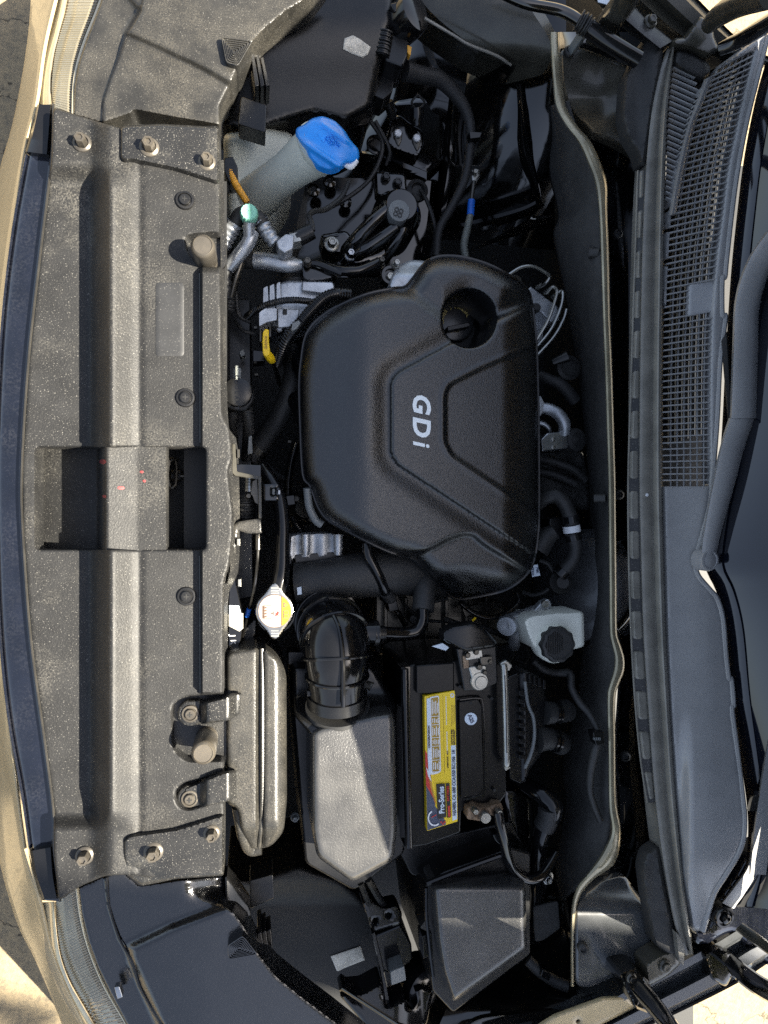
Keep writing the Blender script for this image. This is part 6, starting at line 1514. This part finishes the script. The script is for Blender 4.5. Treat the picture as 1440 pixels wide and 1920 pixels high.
# ---- lamp plug cluster of the upper headlamp
lc2 = thing('lamp_plug', 'black plug cluster with orange seal behind the upper headlamp', 'connector', P(755, 90, -.2))
mk('round_can', lathe(P(770, 30, -.10), [(.030, -.03), (.031, .0), (.029, .012), (.020, .015), (0, .016)], (.6, .1, 1), 28), 'plastic_gloss', lc2)
mk('body', prism(rnd([(736, 44), (764, 56), (770, 92), (756, 124), (722, 112), (726, 76)], 5), -.11, -.17), 'plastic', lc2, bevel=.003)
mk('clip_frame', prism(rnd([(732, 6), (758, 0), (764, 14), (740, 22)], 3), -.085, -.11), 'plastic_gloss', lc2, bevel=.002)
mk('ribbed_side', tube([(724, 60, -.105), (720, 82, -.11), (716, 108, -.115)], .012, 12, ribs=.15, pitch=.006), 'plastic', lc2)
mk('orange_seal', prism(rnd([(764, 84), (772, 88), (770, 104), (764, 98)], 2), -.108, -.12), 'orange', lc2, bevel=.001)
mk('bracket', prism(rnd([(702, 134), (742, 148), (738, 158), (736, 172), (720, 186), (688, 172), (694, 156)], 3), -.15, -.2), 'plastic', lc2, bevel=.002)
mk('bracket_leg', prism(rnd([(688, 176), (716, 188), (690, 232), (668, 236), (674, 206)], 4), -.19, -.22), 'plastic_gloss', lc2, bevel=.002)

# ---- taped harness down the side
hs = thing('taped_harness', 'thick cloth-taped wiring harness arching down the inner wing', 'wiring', P(850, 250, -.3))
mk('harness', tube([(758, 132, -.15), (786, 140, -.16), (822, 148, -.17), (850, 172, -.18), (872, 204, -.19), (882, 240, -.20), (880, 290, -.21), (870, 340, -.22), (846, 390, -.23), (824, 430, -.235), (818, 480, -.24)], [.016, .014, .0135, .012, .010, .0085, .008, .008, .0078, .0075, .0075], 14), 'cloth_tape', hs)
mk('clip', prism(rnd([(880, 246), (904, 248), (900, 258), (882, 260)], 2), -.185, -.20), 'plastic_gloss', hs, bevel=.001)
hs2 = thing('brake_hose', 'thin black line dropping from a round grommet on the inner wing', 'hose', P(800, 380, -.3))
mk('line', tube([(788, 356, -.26), (800, 376, -.25), (812, 410, -.25), (816, 440, -.26), (808, 480, -.28)], .0038, 8), 'rubber', hs2)
mk('grommet', lathe(P(782, 358, -.27), [(.020, -.004), (.020, .004), (.012, .008), (.010, .002), (0, .002)], n=24), 'rubber', hs2)

# ---- ground strap
gs = thing('ground_strap', 'braided grey earth strap with a blue band right of the mount', 'cable', P(880, 420, -.3))
mk('lug', field(rnd([(884, 318), (898, 318), (900, 330), (892, 346), (886, 342)], 3), lambda u, v: -.215 + 0 * u, 2, 2, .001, skirt_rel=.003), 'zinc', gs)
hexbolt(gs, 890, 324, -.213, 6, .007, m='zinc', flange=1.2)
mk('sheath', tube([(889, 340, -.212), (886, 362, -.21), (884, 378, -.21)], .0038, 8), 'steel_dark', gs)
mk('blue_band', tube([(884, 376, -.21), (882, 404, -.208)], .0066, 12, straight=True), 'blue', gs)
mk('braid', tube([(882, 402, -.208), (876, 430, -.205), (870, 460, -.20), (874, 486, -.20), (880, 500, -.20)], [.0058, .0066, .0068, .0064, .006], 12, ribs=.08, pitch=.004), 'braid', gs)

# ================================================================== brake hydraulics beside the felt
ab = thing('abs_unit', 'aluminium brake hydraulic block with bent steel lines beside the cover', 'brake unit', P(1020, 570, -.35))
mk('block', prism(rnd([(984, 548), (996, 536), (1046, 574), (1050, 600), (1034, 604), (1000, 572)], 3), -.15, -.22), 'alum', ab, bevel=.003)
mk('lower_casting', prism(rnd([(990, 562), (1020, 580), (1018, 640), (1000, 660), (990, 610)], 4), -.18, -.3), 'alum', ab, bevel=.003)
mk('bracket', prism(rnd([(952, 522), (968, 514), (978, 520), (980, 538), (970, 536)], 3), -.14, -.18), 'steel_dark', ab, bevel=.001)
mk('sensor', lathe(P(1004, 578, -.14), [(.008, -.03), (.008, .004), (.006, .008), (0, .008)], n=16), 'rubber', ab)
def bline(pts):
    mk('brake_line', tube(pts, .0028, 8), 'zinc', ab)
bline([(950, 518, -.12), (976, 502, -.115), (1000, 500, -.115), (1024, 512, -.12), (1030, 520, -.125), (1022, 532, -.13), (1006, 540, -.15)])
bline([(1024, 550, -.14), (1036, 538, -.13), (1044, 546, -.13), (1038, 572, -.13), (1026, 604, -.135), (1006, 638, -.14)])
bline([(1040, 556, -.14), (1054, 546, -.14), (1052, 574, -.14), (1034, 616, -.14), (1004, 654, -.145)])
bline([(1062, 580, -.15), (1056, 600, -.15), (1038, 632, -.15), (1004, 670, -.15)])
for (u, v) in ((1024, 548), (1038, 556), (1010, 538)):
    hexbolt(ab, u, v, -.148, 5, .010, m='zinc', flange=1.2, name='line_nut')

# ---- dark pipes between cover and felt
fp = thing('fuel_pump_line', 'silver bent pipe and mounting block right of the engine cover', 'pipe', P(1050, 800, -.3))
mk('flange', prism(rnd([(1008, 742), (1014, 742), (1020, 756), (1018, 772), (1010, 784)], 3), -.11, -.16), 'alum', fp, bevel=.002)
mk('pipe', tube([(1014, 764, -.13), (1032, 768, -.125), (1048, 778, -.12), (1058, 794, -.12), (1058, 812, -.13)], [.0095, .0098, .0102, .0102, .0100], 16), 'alum', fp)
mk('thin_pipe', tube([(1008, 792, -.14), (1022, 796, -.138), (1030, 806, -.14), (1030, 816, -.15)], .0042, 10), 'alum', fp)
mk('block', prism(rnd([(1014, 824), (1026, 812), (1068, 806), (1070, 828), (1064, 842), (1016, 846)], 3), -.125, -.17), 'steel', fp, bevel=.002)
for (u, v) in ((1037, 824), (1037, 839)):
    mk('rivet', lathe(P(u, v, -.125), [(.004, 0), (.0036, .002), (0, .003)], n=14), 'zinc', fp)
mk('round_valve', lathe(P(1079, 825, -.13), [(.020, -.03), (.021, -.005), (.019, .004), (.012, .006), (.0115, .003), (.006, .003), (0, .008)], (.2, 0, 1), 32), 'rubber', fp)
wb = thing('rear_harness', 'dark taped harness and plug in shadow behind the engine cover', 'wiring', P(1050, 700, -.3))
mk('harness', tube([(1012, 705, -.18), (1030, 712, -.17), (1052, 722, -.165), (1078, 752, -.17)], [.010, .010, .011, .012], 12), 'cloth_tape', wb)
mk('plug', tube([(1036, 680, -.15), (1050, 674, -.145), (1064, 668, -.14)], [.006, .008, .010], 12), 'plastic', wb)
mk('round_seal', lathe(P(1066, 690, -.17), [(.022, -.01), (.022, .002), (.016, .004), (.014, -.002), (0, -.002)], n=24), 'rubber', wb)

hh = thing('heater_hose', 'black rubber heater hose with a white band bending near the felt', 'hose', P(1060, 1000, -.25))
mk('upper_hose', tube([(1008, 946, -.13), (1022, 934, -.11), (1042, 930, -.10), (1058, 944, -.095), (1068, 966, -.095), (1072, 984, -.095)], .0118, 16), 'rubber', hh)
mk('white_band', tube([(1071, 986, -.095), (1073, 998, -.095)], .0142, 20, straight=True), 'white', hh)
mk('lower_hose', tube([(1073, 1000, -.095), (1079, 1026, -.095), (1074, 1048, -.10), (1062, 1064, -.105), (1048, 1078, -.11)], .0120, 16), 'rubber', hh)
mk('clamp', tube([(1070, 968, -.095), (1072, 980, -.095)], .0136, 18, straight=True), 'plastic_gloss', hh)
mk('clamp', tube([(1074, 1002, -.095), (1077, 1012, -.095)], .0136, 18, straight=True), 'plastic_gloss', hh)
mk('clamp', tube([(1058, 1068, -.107), (1050, 1076, -.11)], .0138, 18, straight=True), 'plastic_gloss', hh)
mk('valve_body', prism(rnd([(1030, 972), (1060, 968), (1064, 994), (1048, 1012), (1030, 1008)], 4), -.115, -.15), 'plastic', hh, bevel=.002)
mk('side_hose', tube([(1008, 1030, -.12), (1024, 1008, -.115), (1040, 996, -.11)], [.020, .017, .013], 16), 'rubber', hh)

# ---- brake booster, master cylinder and reservoir
bb = thing('brake_booster', 'round grey brake booster drum partly behind the felt', 'brake booster', P(1080, 1100, -.35))
bx = np.array([-.75, .25, .42])
mk('drum', lathe(P(1092, 1096, -.175), [(.10, -.05), (.104, -.02), (.104, .0), (.098, .012), (.080, .028), (.050, .038), (.02, .042), (0, .042)], bx, 48), 'drum', bb)
mk('drum_band', lathe(P(1092, 1096, -.175), [(.105, -.012), (.108, -.006), (.108, .002), (.105, .006)], bx, 48), 'paint', bb)
mk('check_valve', lathe(P(1052, 1092, -.115), [(.020, -.02), (.019, .0), (.012, .006), (.010, .012), (0, .012)], (-.2, .1, 1), 24), 'rubber', bb)
mc = thing('master_cylinder', 'aluminium brake master cylinder with flanged nose left of the reservoir', 'brake cylinder', P(990, 1165, -.2))
mk('bore', tube([(944, 1172, -.095), (962, 1166, -.10), (990, 1158, -.105), (1020, 1148, -.115)], [.0145, .015, .016, .017], 22, straight=True), 'alum', mc)
mk('nose', lathe(P(952, 1172, -.093), [(.0155, -.012), (.0165, -.002), (.0165, .006), (.0150, .009), (.003, .010), (0, .009)], (-.55, -.12, .8), 28), 'alum', mc)
mk('port', tube([(964, 1184, -.10), (964, 1200, -.11), (964, 1212, -.13)], .0095, 14, straight=True), 'alum', mc)
mk('ear', prism(rnd([(1000, 1146), (1016, 1128), (1030, 1122), (1036, 1134), (1028, 1146), (1010, 1152)], 5), -.095, -.11), 'alum', mc, bevel=.002)
mk('stud', lathe(P(1020, 1132, -.095), [(.006, 0), (.006, .006), (.0035, .006), (.0035, .012), (0, .012)], n=8), 'zinc', mc)
mk('line', tube([(964, 1210, -.13), (966, 1224, -.15), (958, 1240, -.18)], .003, 8), 'steel_dark', mc)
mk('line', tube([(988, 1210, -.12), (994, 1230, -.14), (984, 1244, -.17)], .003, 8), 'steel_dark', mc)
brv = thing('brake_reservoir', 'white plastic brake fluid reservoir against the felt pad', 'reservoir', P(1040, 1180, -.13))
mk('tank', field(rnd([(980, 1164), (992, 1154), (1040, 1148), (1094, 1146), (1096, 1212), (1066, 1220), (1030, 1226), (1000, 1216), (990, 1196)], 8), lambda u, v: -.052 + .0 * u, 3, 6, .008, skirt_rel=.06), 'tank_white', brv)
mk('seam_ridge', tube([(984, 1170, -.064), (1000, 1160, -.06), (1050, 1154, -.058), (1092, 1152, -.058)], .0016, 6), 'tank_white', brv)
mk('filler_neck', lathe(P(1038, 1206, -.055), [(.030, -.02), (.0305, .004), (.028, .010)], n=32), 'tank_white', brv)
brc = mk('brake_fluid_cap', lathe(P(1040, 1206, -.050), [(.0265, -.004), (.0275, .002), (.0275, .012), (.0260, .015), (.0225, .016), (.0220, .0145), (0, .0145)], n=80, lobes=10, lobe_amp=.035), 'rubber', brv, label='black scalloped brake fluid cap')
for k in range(8):
    L_ = math.sqrt(max(0, 1 - ((k - 3.5) / 4.4) ** 2))
    mk('embossed_line', prism(rect(1024 + 4.2 * k, 1206 - 21 * L_, 1025.6 + 4.2 * k, 1206 + 21 * L_), -.0347, -.037), 'plastic', brc, smooth=0)

# cable clipped along the felt
fc = thing('felt_cable', 'black taped cable clipped down the felt pad near the brake cap', 'cable', P(1110, 1380, -.1))
mk('cable', tube([(1040, 1262, -.10), (1068, 1262, -.085), (1072, 1290, -.075), (1086, 1316, -.068), (1104, 1338, -.058), (1118, 1364, -.045), (1123, 1386, -.035), (1116, 1406, -.035), (1108, 1440, -.045), (1106, 1480, -.05), (1114, 1510, -.05), (1126, 1540, -.045)], [.0055, .006, .006, .006, .0055, .0055, .0055, .007, .007, .0055, .0055, .005], 10), 'rubber', fc)
mk('clip', prism(rnd([(1112, 1374), (1132, 1372), (1134, 1396), (1118, 1398)], 2), -.026, -.045), 'plastic_gloss', fc, bevel=.001)
for k in range(4):
    mk('clip_tooth', prism(rect(1114 + 3.4 * k, 1383, 1116 + 3.4 * k, 1388), -.0245, -.028), 'grey_plastic', fc, smooth=0)
mk('loop', tube([(1000, 1240, -.10), (1020, 1256, -.095), (1046, 1262, -.095), (1066, 1262, -.088)], .006, 10), 'rubber', fc)

# thick black cable bundle lower right of battery
cb = thing('cable_bundle', 'glossy black taped cable bundle between battery and felt', 'cable', P(1020, 1560, -.3))
mk('bundle', tube([(984, 1470, -.11), (1010, 1486, -.085), (1034, 1504, -.075), (1036, 1524, -.078), (1022, 1546, -.085), (1012, 1580, -.095), (1008, 1640, -.12), (1006, 1700, -.15), (1004, 1760, -.18)], [.012, .013, .015, .016, .014, .013, .013, .012, .012], 16), 'plastic_gloss', cb)
mk('tape_wrap', tube([(1030, 1512, -.077), (1028, 1532, -.081), (1020, 1550, -.086)], .0172, 16), 'cloth_tape', cb)
mk('bracket', field(rnd([(940, 1480), (968, 1478), (1000, 1500), (1004, 1560), (990, 1600), (960, 1590), (950, 1540)], 8), lambda u, v: -.13 + 0 * u, 4, 8, .01, skirt_rel=.08), 'paint', cb)
tp = thing('tape_flap', 'matte black sheet flap beside the fuse box', 'flap', P(1030, 1740, -.2))
mk('sheet', field(rnd([(1000, 1700), (1046, 1690), (1050, 1740), (1020, 1762), (1004, 1766)], 4), lambda u, v: -.13 + .0003 * (u - 1000), 3, 2, .001, skirt_rel=.003), 'felt', tp)
P80 = thing('paper_tag', 'small pale paper tag printed P80 below the right corner of the engine cover', 'tag', P(1004, 1070, -.12))
mk('paper', prism([(995, 1061), (1008, 1058), (1013, 1079), (998, 1082)], -.088, -.0885), 'label_blue', P80, smooth=0)
text('print', 'P80', 1007.5, 1069, -.0876, 8.5, -83, 'label_slate', P80, bold=.2)
for k in range(5):
    mk('bar', prism(rect(997.5, 1064 + 3.2 * k, 1001.5, 1065.8 + 3.2 * k), -.0876, -.0879), 'label_slate', P80, smooth=0)

# ================================================================== dim hoses, wires and brackets in the gaps
uh = thing('upper_radiator_hose', 'fat black radiator hose curving down in the gap beside the engine cover', 'hose', P(540, 780, -.3))
mk('hose', tube([(470, 860, -.20), (500, 820, -.19), (530, 770, -.17), (548, 720, -.16), (556, 660, -.18)], .017, 16), 'rubber', uh)
mk('clamp', tube([(478, 848, -.198), (486, 838, -.196)], .0188, 16, straight=True), 'steel_dark', uh)
mk('clamp', tube([(552, 690, -.17), (554, 676, -.175)], .0188, 16, straight=True), 'steel_dark', uh)
ij = thing('injector_loom', 'thin corrugated wiring loom low in the gap left of the engine cover', 'wiring', P(530, 900, -.2))
mk('conduit', tube([(556, 830, -.15), (545, 870, -.16), (540, 920, -.17), (548, 970, -.17), (566, 1000, -.15)], .0065, 10, ribs=.16, pitch=.004), 'plastic_gloss', ij)
mk('branch', tube([(541, 900, -.165), (520, 890, -.18), (500, 870, -.2)], .0042, 8), 'cloth_tape', ij)
mk('plug', prism(rnd([(536, 930, ), (552, 928), (554, 946), (538, 948)], 2), -.145, -.17), 'plastic_gloss', ij, bevel=.001)
mk('plug', prism(rnd([(572, 864), (584, 862), (585, 880), (573, 882)], 2), -.13, -.15), 'plastic_gloss', ij, bevel=.001)
th = thing('thermostat_housing', 'dull aluminium thermostat housing in shadow above the throttle body', 'housing', P(560, 960, -.25))
mk('casting', lathe(P(566, 955, -.17), [(.026, -.05), (.027, -.01), (.022, .0), (.016, .012), (.016, .02), (0, .02)], (.2, .1, 1), 26), 'steel_dark', th)
hexbolt(th, 556, 936, -.16, 6, .007, m='steel_dark')
hexbolt(th, 584, 972, -.16, 6, .007, m='steel_dark')
sh2 = thing('shift_cables', 'pair of black cables sagging under the lower point of the engine cover', 'cable', P(900, 1150, -.2))
mk('cable', tube([(862, 1130, -.09), (890, 1150, -.10), (920, 1158, -.105), (950, 1150, -.11), (972, 1130, -.12), (968, 1112, -.13)], .0042, 10), 'plastic_gloss', sh2)
mk('cable', tube([(830, 1160, -.14), (866, 1172, -.15), (910, 1178, -.16), (960, 1200, -.18)], .0052, 10), 'rubber', sh2)
mk('tip', tube([(886, 1164, -.08), (892, 1158, -.078)], .0018, 6, straight=True), 'yellow', sh2)
tm = thing('transmission_case', 'dim grey transmission casting with ribs under the battery side', 'casting', P(850, 1150, -.45))
mk('case', prism(rnd([(700, 1110), (830, 1110), (950, 1130), (960, 1210), (820, 1226), (700, 1230)], 10), -.24, -.45), 'steel_dark', tm, bevel=.008)
for k in range(6):
    mk('rib', prism(rect(720 + 38 * k, 1120, 727 + 38 * k, 1212, 2), -.225, -.25), 'steel_dark', tm, bevel=.002)
mk('breather', lathe(P(776, 1160, -.2), [(.008, -.04), (.010, .0), (.008, .006), (0, .008)], n=14), 'rubber', tm)
mk('lever', prism(rnd([(866, 1140), (900, 1132), (906, 1144), (872, 1158)], 4), -.19, -.2), 'steel_dark', tm, bevel=.001)
ww = thing('gearbox_wires', 'tangle of thin taped wires below the cover point', 'wiring', P(790, 1120, -.2))
mk('wire', tube([(752, 1086, -.12), (770, 1110, -.15), (800, 1128, -.17), (840, 1122, -.17)], .0035, 8), 'cloth_tape', ww)
mk('wire', tube([(742, 1096, -.13), (756, 1130, -.17), (790, 1160, -.2), (830, 1166, -.2)], .003, 8), 'rubber', ww)
mk('wire', tube([(716, 1120, -.14), (740, 1140, -.17), (760, 1172, -.2)], .0045, 8, ribs=.2, pitch=.004), 'plastic_gloss', ww)
mk('plug', prism(rnd([(726, 1128), (744, 1124), (748, 1144), (730, 1148)], 2), -.13, -.16), 'plastic', ww, bevel=.0015)
fl_ = thing('coolant_pipes', 'two parallel dark coolant pipes between engine cover and felt', 'pipe', P(1040, 880, -.3))
mk('pipe', tube([(1012, 860, -.2), (1040, 866, -.19), (1076, 880, -.18), (1098, 900, -.18)], .009, 12), 'rubber', fl_)
mk('pipe', tube([(1012, 884, -.21), (1044, 892, -.2), (1080, 908, -.19)], .009, 12), 'rubber', fl_)
mk('quilted_pad', field(rnd([(1010, 850), (1092, 846), (1104, 900), (1104, 960), (1060, 930), (1012, 935)], 8), lambda u, v: -.21 + .004 * np.sin(u / 7) * np.sin(v / 7), 4, 6, .006, skirt_rel=.03), 'felt', fl_)
vb = thing('vacuum_pipe', 'thin black vacuum line looping beside the brake booster', 'hose', P(1010, 1090, -.25))
mk('line', tube([(1012, 1050, -.14), (1030, 1060, -.135), (1038, 1084, -.135), (1024, 1108, -.14), (1000, 1116, -.15), (980, 1110, -.16)], .004, 8), 'rubber', vb)
sp = thing('strut_tower', 'round black strut tower top in the shade of the upper inner wing', 'strut tower', P(930, 250, -.35))
mk('dome', lathe(P(925, 255, -.30), [(.085, -.08), (.082, -.01), (.07, .012), (.045, .022), (.03, .022), (.028, .016), (0, .016)], n=40), 'paint', sp)
for a in (.4, 2.5, 4.6):
    p_ = P(925, 255, -.282) + np.array([.052 * math.cos(a), .052 * math.sin(a), 0])
    mk('stud', lathe(p_, [(.009, -.002), (.009, .005), (.005, .006), (.005, .014), (0, .014)], n=6), 'steel_dark', sp)
uw = thing('wing_wires', 'thin black wires clipped across the upper inner wing', 'wiring', P(700, 300, -.3))
mk('wire', tube([(690, 220, -.2), (716, 262, -.22), (712, 300, -.23), (690, 340, -.24), (650, 372, -.24), (612, 392, -.22)], .004, 8), 'rubber', uw)
mk('wire', tube([(704, 226, -.2), (730, 280, -.22), (724, 310, -.235)], .003, 8), 'rubber', uw)
mk('ring_clip', lathe(P(704, 272, -.24), [(.016, -.002), (.017, .003), (.014, .004), (.0135, -.001)], n=24), 'plastic_gloss', uw)
for (u, v, z) in ((588, 356, -.285), (648, 378, -.285), (618, 340, -.285)):
    mk('weld_nut', lathe(P(u, v, z), [(.012, -.004), (.011, .002), (.006, .004), (.005, .001), (0, .001)], n=18), 'paint', uw)
pr = thing('panel_seam', 'long brush-sealed seam bead across the upper inner wing', 'seam', P(900, 80, -.12))
mk('bead', tube([(796, 34, -.085), (850, 66, -.09), (880, 84, -.092), (930, 104, -.10), (958, 122, -.11)], .0022, 8), 'seal', pr)
lw_ = thing('wing_harness', 'taped harness lying along the lower inner wing near the fuse box', 'wiring', P(1000, 1830, -.2))
mk('harness', tube([(990, 1800, -.12), (1010, 1820, -.11), (1040, 1840, -.10), (1066, 1850, -.09)], .009, 12), 'cloth_tape', lw_)
mk('clip', prism(rnd([(1018, 1818), (1034, 1826), (1030, 1840), (1014, 1832)], 2), -.095, -.115), 'plastic_gloss', lw_, bevel=.001)
